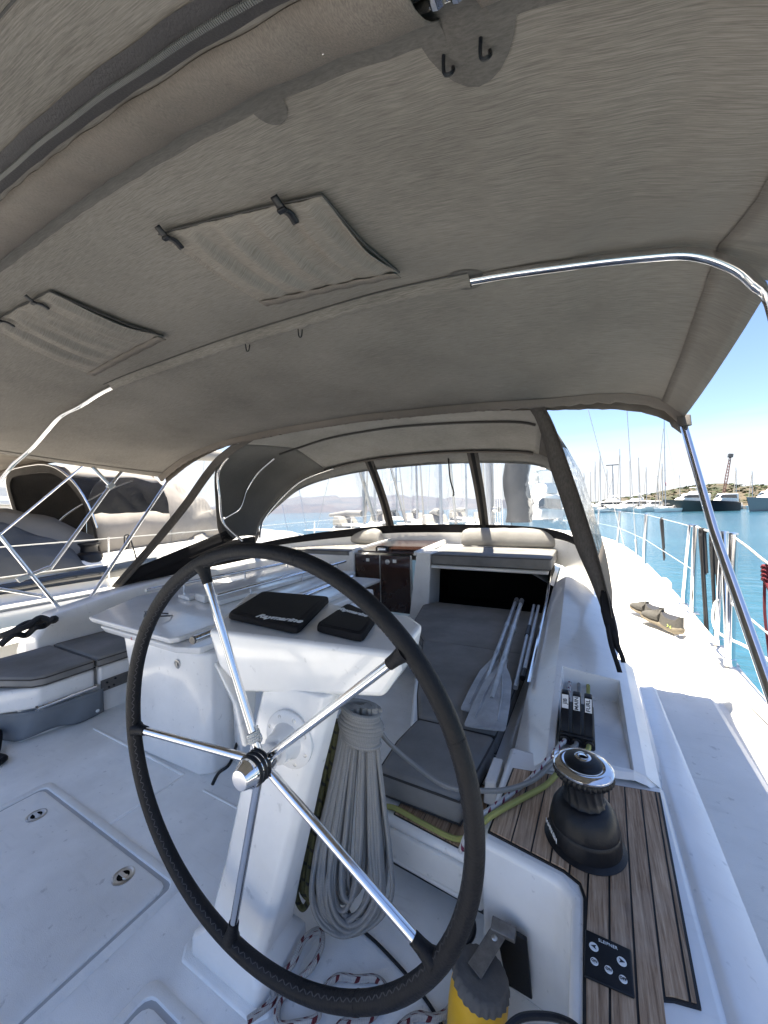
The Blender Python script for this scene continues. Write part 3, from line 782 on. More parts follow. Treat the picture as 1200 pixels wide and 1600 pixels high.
obj('hub_nut', MB().lathe([(.001, .068), (.021, .068), (.023, .066), (.029, .050), (.0325, .046), (.0325, .0405), (.001, .0405)], HC, -NF, 32), M['steel'], wh, smooth=30)
gr = MB()
for k in range(3): gr.lathe([(.001, .036 - .0125 * k), (.0345, .036 - .0125 * k), (.0365, .033 - .0125 * k), (.0345, .029 - .0125 * k), (.001, .029 - .0125 * k)], HC, -NF, 32)
obj('brake_ring', gr, M['black'], wh, smooth=40)

cd = MB()      # a turn of thin white cord on the king spoke
pts = []
for i in range(90):
    t = i / 89; an = t * 5 * 2 * math.pi
    c = wp(112.2, .048 + .022 * t); ax = (wp(112.2, 1) - HC).normalized(); u = NF; v = ax.cross(u)
    pts.append(c + (u * math.cos(an) + v * math.sin(an)) * .0135)
cd.tube(pts, .0028, 6)
e_ = pts[-1]
cd.tube(spline([e_, e_ + NX * .015 - NF * .008, e_ + NX * .024 - NZ * .012 - NF * .01, e_ + NX * .016 - NZ * .022 - NF * .012, e_ + NX * .006 - NZ * .010 - NF * .014, e_ + NX * .012 + NZ * .016 - NF * .01], 6), .0028, 6)
solo('whipping_cord', cd, M['whiterope'], 'thin white cord whipped round the upper wheel spoke by the hub', 'cord', smooth=60)

col = MB()
def csec(x0, x1, ya_, yb_, z, ch=.03, sk=0.0):
    return [(x0 + ch, ya_, z), (x1 - ch, ya_, z), (x1, ya_ + ch, z), (x1 + sk, yb_, z), (x0 + sk, yb_, z), (x0, ya_ + ch, z)]
col.loft([csec(-1.055, -.765, .668, .86, FL - .004, .012), csec(-1.052, -.768, .670, .86, FL + .05, .012), csec(-1.010, -.790, .690, .83, FL + .085, .02),
          csec(-.955, -.732, .705, .81, .52, .022), csec(-.865, -.635, .718, .80, .85, .022), csec(-.795, -.560, .728, .80, 1.09, .022)])
obj('column', col, M['gel'], ped, bevel=.012, seg=3)
rim_ = MB().loft([csec(-1.085, -.735, .642, .97, FL - .004, .03), csec(-1.08, -.74, .648, .97, FL + .006, .03)])
obj('column_foot', rim_, M['floor'], ped, bevel=.004)
fc = HC + NF * .076
fg = obj('bearing_flange', MB().lathe([(.001, -.028), (.072, -.028), (.074, -.024), (.074, -.018), (.070, -.014), (.047, -.010), (.040, .004), (.036, .03), (.030, .034), (.001, .034)], fc, -NF, 40), M['gel'], ped, smooth=40)
for k in range(8):
    a = k * 45 + 22
    c = fc + NX * (.060 * math.cos(R(a))) + NZ * (.060 * math.sin(R(a))) + NF * .016
    obj('flange_bolt', MB().lathe([(.001, 0), (.0065, 0), (.0065, .003), (.0035, .0045), (.0035, .002), (.001, .002)], c, -NF, 12), M['steel2'], fg)
# instrument pod: aft face splayed, top nearly level
PT = [(-1.065, .765, 1.178), (-.428, .845, 1.180), (-.452, 1.075, 1.188), (-.53, 1.15, 1.188), (-1.345, 1.215, 1.183), (-1.352, 1.17, 1.18)]
PL = [(-1.045, .785, 1.06), (-.425, .852, 1.13), (-.46, 1.05, 1.12), (-.53, 1.13, 1.10), (-1.28, 1.18, 1.06), (-1.29, 1.14, 1.06)]
PB = [(-.955, .80, .985), (-.475, .845, 1.055), (-.50, 1.03, 1.05), (-.55, 1.09, 1.04), (-1.13, 1.13, .985), (-1.15, 1.10, .985)]
NEAR = .89
toeye = lambda p: tuple(EYE + (Vector(p) - EYE) * NEAR)
PT, PL, PB = [[toeye(p) for p in s] for s in (PT, PL, PB)]
obj('instrument_pod', MB().loft([PB, PL, PT]), M['gel'], ped, bevel=.016, seg=3)
fin = MB().loft([[(-1.13, .83, 1.04), (-1.07, .80, 1.04), (-1.09, .96, 1.03), (-1.16, .98, 1.03)], [(-1.03, .82, .93), (-.995, .81, .93), (-1.02, .92, .93), (-1.07, .93, .93)], [(-.985, .815, .80), (-.962, .812, .80), (-.965, .85, .80), (-.99, .855, .80)]])
fin.v = [toeye(v) for v in fin.v]
obj('throttle_bracket', fin, M['gel'], ped, bevel=.008, seg=3)

def cover(name, c4, label, txt, tc_, tx, ty, size):
    c4 = [tuple(toeye((*p, 1.184))[:2]) for p in c4]; tc_ = tuple(toeye((*tc_, 1.206))[:2]); size *= NEAR
    t = thing(name, label, 'display cover', (sum(p[0] for p in c4) / 4, sum(p[1] for p in c4) / 4, 1.223))
    z0, z1 = toeye((0, 0, 1.184))[2], toeye((0, 0, 1.206))[2]
    ce = Vector((sum(p[0] for p in c4) / 4, sum(p[1] for p in c4) / 4))
    def rr(z, k):
        o = []
        n = len(c4)
        for i in range(n):
            p, a, b = Vector(c4[i]), Vector(c4[i - 1]), Vector(c4[(i + 1) % n])
            for q in (0.0, .5, 1.0):
                r = .022
                A_ = p + (a - p).normalized() * r; B_ = p + (b - p).normalized() * r
                v = A_ * (1 - q) ** 2 + p * 2 * q * (1 - q) + B_ * q * q
                v = ce + (v - ce) * k; o.append((v.x, v.y, z))
        return o
    obj('cover_shell', MB().loft([rr(z0, .99), rr(z0 + .004, 1), rr(z1 - .006, .995), rr(z1 - .001, .975), rr(z1, .955)]), M['matte'], t, smooth=40)
    obj('cover_panel', MB().loft([rr(z1 - .001, .86), rr(z1 + .0012, .855)]), M['matte'], t, smooth=40)
    text_obj('lettering', txt, size, (*tc_, z1 + .0016), (*tx, 0), (*ty, 0), M['print'], t, bold=.0007)
    return t
cover('plotter_cover', [(-1.095, .862), (-.755, .838), (-.910, 1.205), (-1.250, 1.172)], 'large square black suede cover over the chart plotter on the helm pod', 'Raymarine', (-.868, .882), (.998, .06), (-.32, .95), .043)
cover('display_cover', [(-.729, .885), (-.545, .862), (-.605, 1.045), (-.785, 1.145)], 'small black cover over the instrument display, right of the larger one', 'Raymarine', (-.690, 1.040), (.96, -.26), (-.32, .95), .034)

# white rope coil hung on the forward side of the pedestal
def coil_hank(name, label, m, top, bot, n, rad, wraps, seed, spread=.07, drop=.0):
    rr = random.Random(seed); t = thing(name, label, 'rope', bot)
    T = Vector(top); B = Vector(bot)
    ex, ey = Vector((.88, .47, 0)), Vector((-.47, .88, 0))     # across the hank, and its depth
    for i in range(n):
        f = (i + .5) / n; w = spread * (.10 + .95 * f); dep = ey * rr.uniform(-.035, .03) - ey * .012 * f
        lo = B + Vector((0, 0, .10 * (1 - f) + rr.uniform(-.02, .02))) + ex * rr.uniform(-.016, .016); jl, jr = rr.uniform(.8, 1.1), rr.uniform(.8, 1.1)
        side = lambda s, t, k: T.lerp(lo, t) + ex * (s * w * k) + dep * t
        pts = [T + ex * (-w * .36) + dep * .3, side(-1, .2, .50 * jl), side(-1, .45, .72 * jl), side(-1, .7, .95 * jl), side(-1, .88, .95), lo + ex * (-w * .62) + dep, lo + ex * (rr.uniform(-.1, .1) * w) + dep - Vector((0, 0, .020 + .018 * f)), lo + ex * (w * .62) + dep, side(1, .88, .95), side(1, .7, .95 * jr), side(1, .45, .72 * jr), side(1, .2, .50 * jr), T + ex * (w * .36) + dep * .3]
        obj('rope_loop', MB().tube(spline(pts, 6), rad, 9, cap=True), m, t, smooth=80)
    if wraps:
        pts = []
        for i in range(wraps * 16 + 1):
            an = i / 16 * 2 * math.pi; h = i / (wraps * 16)
            pts.append(T + ex * (.056 - .006 * math.sin(h * 9)) * math.cos(an) + ey * .040 * math.sin(an) + Vector((0, 0, -.005 - .095 * h)) + Vector((0, 0, -.012)) * math.cos(an))
        obj('rope_wraps', MB().tube(pts, rad * 1.05, 8), m, t, smooth=80)
    return t
coil_hank('rope_coil', 'grey rope coil wrapped at the top, hanging behind the wheel pedestal', M['greyrope'], (-.590, .915, .975), (-.645, .905, .335), 20, .0074, 9, 11, .118)
coil_hank('olive_rope_coil', 'dark olive green rope hank half hidden behind the grey coil', M['olive'], (-.660, .885, .93), (-.765, .870, .36), 6, .0085, 0, 5, .040)

# ------------------------------------------------------------------ cockpit table with rails
tb = thing('cockpit_table', 'white moulded cockpit table with glossy top and locker front', 'table', (-2.1, 1.6, FL))
lk = MB().loft([[(-2.16, 1.135, FL), (-1.70, 1.155, FL), (-1.645, 1.20, FL), (-1.65, 2.9, FL), (-2.5, 2.9, FL), (-2.3, 1.3, FL)],
                [(-2.45, 1.20, .83), (-1.775, 1.205, .83), (-1.70, 1.245, .83), (-1.70, 2.9, .83), (-2.9, 2.9, .83), (-2.62, 1.35, .83)]])
obj('locker', lk, M['gel'], tb, bevel=.014, seg=3)
obj('locker_side', MB().hexa([(-1.62, 1.30, FL), (-1.53, 1.27, FL), (-1.53, 2.7, FL), (-1.62, 2.7, FL)], [(-1.68, 1.34, .80), (-1.58, 1.31, .80), (-1.58, 2.7, .80), (-1.68, 2.7, .80)]), M['gel'], tb, bevel=.01)
obj('locker_gap_shade', MB().hexa([(-1.66, 1.34, FL), (-1.61, 1.34, FL), (-1.61, 2.6, FL), (-1.66, 2.6, FL)], [(-1.71, 1.37, .79), (-1.66, 1.37, .79), (-1.66, 2.6, .79), (-1.71, 2.6, .79)]), M['dark'], tb)  # black block painted as the shade between locker and side column
tl = MB().loft([[(-2.62, 1.185, .828), (-1.88, 1.165, .828), (-1.75, 1.21, .828), (-1.80, 3.2, .828), (-3.0, 3.2, .828), (-2.85, 1.5, .828)], [(-2.66, 1.17, .865), (-1.87, 1.15, .865), (-1.735, 1.205, .865), (-1.79, 3.2, .865), (-3.0, 3.2, .865), (-2.9, 1.5, .865)]])
obj('tray', tl, M['gel'], tb, bevel=.008)
tt = MB().loft([[(-2.80, 1.185, .868), (-1.93, 1.165, .868), (-1.90, 1.20, .868), (-2.15, 3.3, .868), (-3.2, 3.3, .868), (-3.15, 1.66, .868)], [(-2.825, 1.18, .900), (-1.93, 1.155, .900), (-1.895, 1.20, .900), (-2.15, 3.3, .900), (-3.2, 3.3, .900), (-3.17, 1.66, .900)]])
obj('table_top', tt, M['gel'], tb, bevel=.009, seg=3)
# folded leaves between the rails: long planks of white laminate
for x0, x1, z in ((-2.78, -2.60, .93), (-2.57, -2.42, .955), (-2.39, -2.26, .935)):
    obj('table_leaf', MB().hexa([(x0, 1.75, .902), (x1, 1.72, .902), (x1 - .12, 3.3, .902), (x0 - .12, 3.3, .902)], [(x0, 1.75, z), (x1, 1.72, z), (x1 - .12, 3.3, z), (x0 - .12, 3.3, z)]), M['gel'], tb, bevel=.008)
for (xa_, ya_, xb_, yb_, z) in ((-2.90, 1.58, -2.90, 3.25, .985), (-2.26, 1.70, -2.38, 3.45, .975)):
    rl = obj('hand_rail', MB().tube([(xa_, ya_, z), (xb_, yb_, z)], .0125, 12), M['steel'], tb, smooth=60)
    for t in (.18, .55, .9):
        px, py = xa_ + (xb_ - xa_) * t, ya_ + (yb_ - ya_) * t
        obj('rail_post', MB().tube([(px, py, .898), (px, py, z)], .007, 8), M['steel'], rl)
gt = MB().tube([(-1.715, 1.155, .925), (-1.93, 2.9, .925)], .019, 18)
obj('grab_tube', gt, M['steel'], tb, smooth=60)
obj('tube_end', MB().tube([(-1.7138, 1.145, .925), (-1.715, 1.155, .925)], .0192, 18), M['dull'], tb)
lo_ = Vector((-1.915, 1.195, .755))
lkk = obj('lock', MB().lathe([(.001, 0), (.024, 0), (.024, .004), (.018, .005), (.016, .002), (.001, .002)], lo_, (0, -1, -.08), 24), M['steel2'], tb)
obj('lock_pull', MB().obox(lo_ + Vector((0, -.007, 0)), (.006, 0, 0), (0, .002, 0), (0, 0, .014)), M['steel2'], lkk, bevel=.001)
text_obj('lettering', 'E', .035, (-2.30, 1.168, .845), (1, -.02, 0), (0, 0, 1), M['redp'], tb)
solo('foot_strap', MB().tube(spline([(-1.60, 1.30, .36), (-1.53, 1.20, .34), (-1.56, 1.16, .31), (-1.58, 1.14, .262)], 5), .008, 8), M['black'], 'short black strap at the foot of the white table', 'strap')
sg_ = thing('sunglasses', 'black sunglasses lying on the glossy white table top', 'sunglasses', (-2.36, 1.32, .90))
for k, (x, y) in enumerate(((-2.40, 1.315), (-2.335, 1.30))):
    obj('lens', MB().lathe([(.001, -.004), (.024, -.003), (.027, 0), (.024, .003), (.001, .004)], (x, y, .930), (.2, -.9, .35), 18, 1.15), M['glassd'], sg_)
    obj('temple', MB().tube([(x + (-.03 if k == 0 else .03), y, .935), (x + (-.03 if k == 0 else .03) + .01, y + .09, .915), (x, y + .13, .904)], .004, 6), M['black'], sg_)
obj('bridge', MB().tube(spline([(-2.43, 1.315, .945), (-2.37, 1.30, .947), (-2.305, 1.295, .945)], 4), .004, 6), M['black'], sg_)

# ------------------------------------------------------------------ cushions
def cushion(name, poly, zb, zt, m, label, group=None, slope=0.0, y0=0, r=.022):
    t = thing(name, label, 'cushion', (sum(p[0] for p in poly) / len(poly), sum(p[1] for p in poly) / len(poly), zb), group)
    f = lambda z: (lambda x, y: z + slope * (y - y0))
    # finely cut so that the filling can swell a little
    obj('cushion_body', MB().prism(poly, f(zb), f(zt)), m, t, bevel=r, seg=4)
    n = len(poly); cx = sum(p[0] for p in poly) / n; cy = sum(p[1] for p in poly) / n
    pip = []
    for i in range(n):
        a, b = poly[i], poly[(i + 1) % n]
        for k in range(6):
            q = k / 6; x = a[0] + (b[0] - a[0]) * q; y = a[1] + (b[1] - a[1]) * q
            x = cx + (x - cx) * .992; y = cy + (y - cy) * .992
            pip.append((x, y, zt - r * .62 + slope * (y - y0)))
    obj('piping', MB().tube(pip, .0042, 6, closed=True), M['seam'], t, smooth=80)
    low = [(x, y, zb + r * .55 + slope * (y - y0)) for x, y, z in pip]
    obj('piping', MB().tube(low, .0035, 6, closed=True), M['seam'], t, smooth=80)
    return t
cushion('bench_cushion', [(-.685, 1.165), (-.375, 1.165), (-.345, 1.56), (-.685, 1.54), (-.70, 1.36)], .502, .602, M['cush'], 'near end charcoal bench cushion beside the rope coil', 'charcoal bench cushions')
cushion('bench_cushion', [(-.69, 1.55), (-.345, 1.57), (-.335, 2.52), (-1.06, 2.50), (-.78, 1.75)], .502, .600, M['cush'], 'long middle charcoal bench cushion the oars lie on', 'charcoal bench cushions')
cushion('bench_cushion', [(-1.06, 2.51), (-.335, 2.53), (-.335, 3.60), (-1.36, 3.60), (-1.45, 3.45), (-1.30, 2.85)], .502, .590, M['cush'], 'far charcoal bench cushion below the dark opening', 'charcoal bench cushions')
cushion('sun_pad_cushion', [(-1.40, 3.57), (-.275, 3.57), (-.27, 4.42), (-1.40, 4.42)], .968, 1.085, M['cushl'] if False else M['cush'], 'thick charcoal pad on the cabin top to starboard of the hatch', 'cabin top pads')
cushion('sun_pad_cushion', [(-3.42, 3.62), (-2.46, 3.62), (-2.46, 4.42), (-3.30, 4.42)], 1.0, 1.075, M['cush'], 'charcoal pad on the cabin top to port of the hatch', 'cabin top pads')
def bolster(name, x0, x1, y, zb, label):
    t = thing(name, label, 'backrest', ((x0 + x1) / 2, y, zb), 'pale backrests under the windscreen')
    secs = []
    n = 26
    rr = random.Random(int(abs(x0) * 100))
    for i in range(n):
        q = i / (n - 1); x = x0 + (x1 - x0) * q
        e = min(1, math.sin(math.pi * min(q, 1 - q) * 9 / 2) if min(q, 1 - q) < 1 / 9 else 1)
        e = .80 + .20 * e
        w = .006 * math.sin(q * 31) + .004 * math.sin(q * 67 + 1)
        pr = [(-.085, 0), (-.10, .06), (-.085, .15 + w), (-.05, .205 + w), (0, .225 + w * .5), (.045, .20), (.07, .12), (.07, 0)]
        secs.append([(x, y + a * e + .02 * math.sin(q * 3), zb + b * e) for a, b in pr])
    obj('backrest_body', MB().loft(secs), M['cushl'], t, smooth=70, sub=1)
    return t
bolster('backrest', -1.33, -.27, 4.42, 1.085, 'wide pale grey backrest cushion on the starboard pad')
bolster('backrest', -3.22, -2.42, 4.38, 1.075, 'pale grey backrest cushion on the port pad')
cushion('port_cushion', [(-3.40, .60), (-2.98, .80), (-2.80, .885), (-2.765, .935), (-2.775, 1.192), (-3.41, 1.192)], .567, .632, M['cush'], 'near charcoal cushion with angled end on the port bench', 'port bench cushions')
cushion('port_cushion', [(-3.41, 1.204), (-2.775, 1.204), (-2.775, 2.7), (-3.41, 2.7)], .567, .632, M['cush'], 'charcoal cushion further forward on the port bench, partly behind the table', 'port bench cushions')
# grey cloth skirt and rail under the port bench
sk = MB(); rows = []
path = resample(spline([(-3.35, .78, 0), (-3.05, .80, 0), (-2.90, .86, 0), (-2.83, 1.0, 0), (-2.81, 1.24, 0)], 8), 40)
for j in range(9):
    q = j / 8; row = []
    for i, p in enumerate(path):
        w = .010 * math.sin(i * .55 + q * 2) * (.3 + q)
        row.append((p.x + w + .02 * (1 - q), p.y - w, FL + .015 + (.43 - FL - .02) * (1 - q) + .012 * math.sin(i * .3) * q))
    rows.append(row)
sk.grid(rows)
skt = thing('bench_skirt', 'grey cloth skirt buttoned along the foot of the port bench', 'cloth skirt', (-2.9, 1.0, FL))
obj('skirt_cloth', sk, M['skirt'], skt, smooth=70, solid=.003)
for c in ((-2.798, 1.20, .405), (-2.795, 1.205, .29)): obj('button', MB().lathe([(.001, 0), (.011, 0), (.009, .006), (.001, .007)], c, (1, -.1, 0), 14), M['print'], skt)
pr_ = thing('bench_rail', 'steel tube rail along the front edge of the port bench', 'rail', (-2.8, 1.1, .44))
obj('tube', MB().tube([(-2.785, .905, .452), (-2.775, 1.19, .458)], .011, 12), M['steel'], pr_, smooth=60)
obj('end_cap', MB().tube([(-2.785, .900, .452), (-2.785, .906, .452)], .017, 12), M['steel'], pr_)
sc = thing('speaker_strip', 'grey control strip with small dark knobs on the port bench front', 'control strip', (-2.79, 1.4, .40))
obj('strip_plate', MB().box((-2.798, 1.225, .40), (-2.790, 2.2, .475)), M['rubber'], sc, bevel=.004)
for y, z in ((1.26, .452), (1.31, .46), (1.27, .418), (1.30, .42), (1.44, .45)): obj('knob', MB().lathe([(.001, 0), (.007, 0), (.006, .006), (.001, .006)], (-2.790, y, z), (1, 0, 0), 10), M['black'], sc)

# ------------------------------------------------------------------ oars on the bench
def oar(name, tip, grip, wdir, label, wide=.075):
    t = thing(name, label, 'oar', tip, 'dinghy oars on the bench')
    A_, B_ = Vector(tip), Vector(grip); d = (B_ - A_).normalized(); L = (B_ - A_).length
    w = Vector(wdir); w = (w - d * w.dot(d)).normalized(); nrm = d.cross(w)
    if nrm.z < 0: nrm = -nrm
    bl = []
    for q, hw, th in ((0, wide * .93, .004), (.01, wide, .006), (.10, wide * .96, .007), (.22, wide * .80, .008), (.27, wide * .55, .010), (.31, wide * .28, .012), (.36, .017, .016)):
        c = A_ + d * (q * L * 1.0)
        sec = []
        for k in range(12):
            a = 2 * math.pi * k / 12; rib = 1 + (1.0 if k in (3,) else 0) * .9
            sec.append(c + w * hw * math.cos(a) + nrm * th * math.sin(a) * rib)
        bl.append(sec)
    obj('blade', MB().loft(bl), M['blade'], t, smooth=50)
    for s in (-.5, .5):
        obj('blade_rib', MB().tube([A_ + d * L * .03 + w * s * wide * 1.1 + nrm * .006, A_ + d * L * .14 + w * s * wide * .9 + nrm * .008, A_ + d * L * .26 + w * s * wide * .35 + nrm * .010], [.003, .005, .004], 6), M['blade'], t, smooth=60)
    obj('shaft', MB().tube([A_ + d * L * .12 + nrm * .010, A_ + d * L * .30 + nrm * .010, A_ + d * L * .36 + nrm * .006, A_ + d * (L * .98)], [.010, .015, .0155, .0155], 12), M['alu'], t, smooth=60)
    obj('collar', MB().tube([A_ + d * L * .60, A_ + d * L * .65], .0205, 12), M['alu'], t)
    obj('collar', MB().tube([A_ + d * L * .345, A_ + d * L * .365], .020, 12), M['alu'], t)
    obj('grip', MB().tube([A_ + d * L * .93, A_ + d * L * .99, A_ + d * L], [.019, .019, .015], 12), M['rubber'], t, smooth=60)
oar('oar', (-.385, 1.535, .632), (-.485, 3.30, .760), (1, .06, .10), 'grey oar with ribbed plastic blade, on top of the pair', .086)
oar('oar', (-.452, 1.66, .617), (-.545, 3.42, .735), (1, .02, -.05), 'grey oar lying half under the other, blade to the left', .072)
bt = thing('boat_hook', 'slim telescopic boat hook with black collar between oars and coaming', 'boat hook', (-.34, 2.0, .62))
obj('pole', MB().tube([(-.330, 2.02, .64), (-.385, 3.25, .735)], .011, 10), M['alu'], bt)
obj('collar', MB().tube([(-.357, 2.62, .686), (-.364, 2.78, .699)], .0155, 10), M['black'], bt)
obj('tip', MB().tube([(-.327, 1.95, .634), (-.330, 2.02, .64)], .013, 10), M['alu'], bt)
bt2 = thing('boat_hook', 'plain alloy pole squeezed against the coaming outboard of the oars', 'boat hook', (-.31, 2.1, .62))
obj('pole', MB().tube([(-.305, 2.10, .66), (-.345, 3.2, .745)], .0115, 10), M['alu'], bt2)
obj('grip', MB().tube([(-.303, 2.03, .654), (-.305, 2.12, .661)], .015, 10), M['black'], bt2)
# white bracket between cushion and coaming
solo('white_bracket', MB().hexa([(-.335, 1.30, .505), (-.29, 1.30, .505), (-.29, 1.46, .505), (-.335, 1.46, .505)], [(-.33, 1.31, .585), (-.292, 1.31, .585), (-.292, 1.45, .585), (-.33, 1.45, .585)]), M['gel'], 'small white moulded bracket in the gap between bench cushion and coaming', 'bracket', bevel=.006)

# ------------------------------------------------------------------ teak on the helm seat and the bench corner
tk = thing('teak_pad', 'weathered teak planks with black caulking under the winch', 'teak deck pad', (0, 1, .615))
OUT = [(-.243, 1.365), (-.262, 1.062), (-.065, 1.032), (-.030, 1.015), (-.020, .985), (-.020, -.4), (.066, -.4), (.070, .78), (.078, .815), (.098, .838), (.130, .852), (.172, .862), (.196, 1.458)]
obj('caulking', MB().prism([(x, y) for x, y in OUT][::1], .614, .6195), M['caulk'], tk)
def clipx(poly, x, keep):
    o = []
    for i in range(len(poly)):
        a, b = poly[i], poly[(i + 1) % len(poly)]
        ina = (a[0] <= x) if keep < 0 else (a[0] >= x); inb = (b[0] <= x) if keep < 0 else (b[0] >= x)
        if ina: o.append(a)
        if ina != inb:
            q = (x - a[0]) / (b[0] - a[0]); o.append((x, a[1] + (b[1] - a[1]) * q))
    return o
def area(p): return abs(sum(p[i][0] * p[(i + 1) % len(p)][1] - p[(i + 1) % len(p)][0] * p[i][1] for i in range(len(p)))) / 2
# shear so that the seams run with the coaming: work in x' = x - k*(y-1)
KS = .045
sh = [(x - KS * (y - 1), y) for x, y in OUT]
ce_ = (sum(p[0] for p in sh) / len(sh), sum(p[1] for p in sh) / len(sh))
def inset(poly, d):
    n = len(poly); o = []
    ar = sum(poly[i][0] * poly[(i + 1) % n][1] - poly[(i + 1) % n][0] * poly[i][1] for i in range(n)); sgn = 1 if ar > 0 else -1
    for i in range(n):
        a, b, c = Vector(poly[i - 1]), Vector(poly[i]), Vector(poly[(i + 1) % n])
        e1 = (b - a).normalized(); e2 = (c - b).normalized()
        n1 = Vector((-e1.y, e1.x)) * sgn; n2 = Vector((-e2.y, e2.x)) * sgn
        bis = n1 + n2; L = bis.length
        bis = bis / L if L > 1e-6 else n1
        k = d / max(.35, bis.dot(n1)); o.append(tuple(b + bis * k))
    return o
ins = inset(sh, .006)
xs = [-.30, -.199, -.146, -.098, -.053, -.011, .034, .078, .122, .162, .22]
def span(poly, x):
    h = []
    for i in range(len(poly)):
        (ax_, ay_), (bx_, by_) = poly[i], poly[(i + 1) % len(poly)]
        if (ax_ - x) * (bx_ - x) < 0: h.append(ay_ + (by_ - ay_) * (x - ax_) / (bx_ - ax_))
    return (min(h), max(h)) if len(h) >= 2 else None
brk = [p[0] for p in ins]
for i in range(len(xs) - 1):
    x0, x1 = xs[i] + .0022, xs[i + 1] - .0022
    sx_ = sorted({x0 + 1e-5, x1 - 1e-5, (x0 + x1) / 2} | {b + e for b in brk for e in (-2e-4, 2e-4) if x0 < b + e < x1})
    sp_ = [(x, span(ins, x)) for x in sx_]; sp_ = [(x, s) for x, s in sp_ if s and s[1] - s[0] > .004]
    if len(sp_) < 2 or sp_[-1][0] - sp_[0][0] < .006: continue
    mbp = MB()
    for j in range(len(sp_) - 1):
        (xa_, sa), (xb_, sb) = sp_[j], sp_[j + 1]
        pass
    poly = [(x, s[0]) for x, s in sp_] + [(x, s[1]) for x, s in reversed(sp_)]
    w = lambda x, y: (x + KS * (y - 1), y)
    n = len(sp_); vs = []
    for z in (.616, .6225):
        vs += [(*w(x, s[0]), z) for x, s in sp_] + [(*w(x, s[1]), z) for x, s in sp_]
    fs = []
    for j in range(n - 1):
        fs += [(j, n + j, n + j + 1, j + 1), (2 * n + j, 2 * n + j + 1, 3 * n + j + 1, 3 * n + j), (j, j + 1, 2 * n + j + 1, 2 * n + j), (n + j, 3 * n + j, 3 * n + j + 1, n + j + 1)]
    fs += [(0, 2 * n, 3 * n, n), (n - 1, 2 * n - 1, 4 * n - 1, 3 * n - 1)]
    mbp.add(vs, fs)
    obj('plank', mbp, M['teak'], tk, smooth=0)
tk2 = thing('teak_pad', 'small triangle of teak showing under the near bench cushion', 'teak deck pad', (-.4, 1.15, .495))
obj('caulking', MB().prism([(-.60, 1.125), (-.325, 1.098), (-.315, 1.40), (-.60, 1.40)], .494, .4985), M['caulk'], tk2)
for x0, x1 in ((-.595, -.50), (-.497, -.41), (-.407, -.322)):
    obj('plank', MB().prism([(x0, 1.127 - (x0 + .6) * .1), (x1, 1.127 - (x1 + .6) * .1), (x1, 1.39), (x0, 1.39)], .496, .502), M['teak'], tk2)
# black edge trims by the stern seat
solo('edge_trim', MB().tube(spline([(-.150, .62, .628), (-.142, .655, .628), (-.118, .690, .628), (-.075, .715, .628), (-.040, .722, .630), (-.02, .716, .632)], 6), .006, 8), M['black'], 'curved black rubber edging at the aft end of the helm seat', 'edge trim')

# ------------------------------------------------------------------ winch
wc = Vector((-.018, 1.150, .622))
wn = thing('winch', 'big black self tailing winch with chrome top on the starboard teak', 'winch', wc)
obj('base', MB().lathe([(.001, 0), (.113, 0), (.115, .003), (.111, .006), (.102, .010), (.101, .045), (.099, .052), (.0975, .054), (.0975, .058), (.096, .066), (.089, .092), (.076, .110), (.068, .116), (.062, .119), (.001, .119)], wc, n=48), M['black'], wn, smooth=35)
dr = MB(); n = 48
for k in range(9):      # grooved drum with slanted ribs
    pass
secs = []
for i in range(15):
    h = .112 + .074 * i / 14; q = i / 14
    base = .053 + .009 * (2 * q - 1) ** 4 + .003 * (2 * q - 1) ** 2
    secs.append([(wc.x + (base + .0024 * max(-.2, math.sin(14 * (a_ + q * .35)))) * math.cos(a_), wc.y + (base + .0024 * max(-.2, math.sin(14 * (a_ + q * .35)))) * math.sin(a_), wc.z + h) for a_ in [2 * math.pi * j / 112 for j in range(112)]])
obj('drum', MB().loft(secs), M['black'], wn, smooth=40)
jaw = []
for h, r, am in ((.182, .058, 0), (.184, .077, .002), (.190, .083, .0028), (.198, .084, .0028), (.203, .081, .002), (.205, .06, 0)):
    jaw.append([(wc.x + (r + am * math.sin(36 * a_)) * math.cos(a_), wc.y + (r + am * math.sin(36 * a_)) * math.sin(a_), wc.z + h) for a_ in [2 * math.pi * j / 144 for j in range(144)]])
obj('self_tailing_jaw', MB().loft(jaw), M['black'], wn, smooth=50)
cap_ = obj('chrome_ring', MB().lathe([(.001, .204), (.083, .204), (.0855, .208), (.085, .212), (.079, .2175), (.058, .2205), (.054, .2185), (.001, .2185)], wc, n=64), M['steel'], wn, smooth=40)
obj('top_disc', MB().lathe([(.001, .217), (.056, .2175), (.052, .2225), (.036, .2265), (.022, .2275), (.001, .2275)], wc + Vector((.0, .012, 0)), n=48), M['black'], wn, smooth=40)
so2 = obj('socket_ring', MB().lathe([(.011, .226), (.0235, .226), (.0235, .2305), (.020, .2325), (.0125, .2315), (.011, .2285)], wc + Vector((0, .012, 0)), n=32), M['steel'], wn, smooth=40)
obj('socket', MB().lathe([(.001, .226), (.0125, .226), (.0125, .2287), (.001, .2287)], wc + Vector((0, .012, 0)), n=8), M['dark'], so2)
obj('feeder_arm', MB().tube(spline([wc + Vector((-.045, .02, .207)), wc + Vector((-.070, .028, .2125)), wc + Vector((-.084, .020, .214)), wc + Vector((-.083, .004, .209))], 5), [.007] * 15 + [.004], 8), M['steel'], wn, smooth=60)
text_obj('lettering', 'HARKEN', .021, wc + Vector((-.0915, -.0448, .028)), (.44, -.898, 0), (0, 0, 1), M['print'], wn)

wn.scale = (.88, .88, .99)
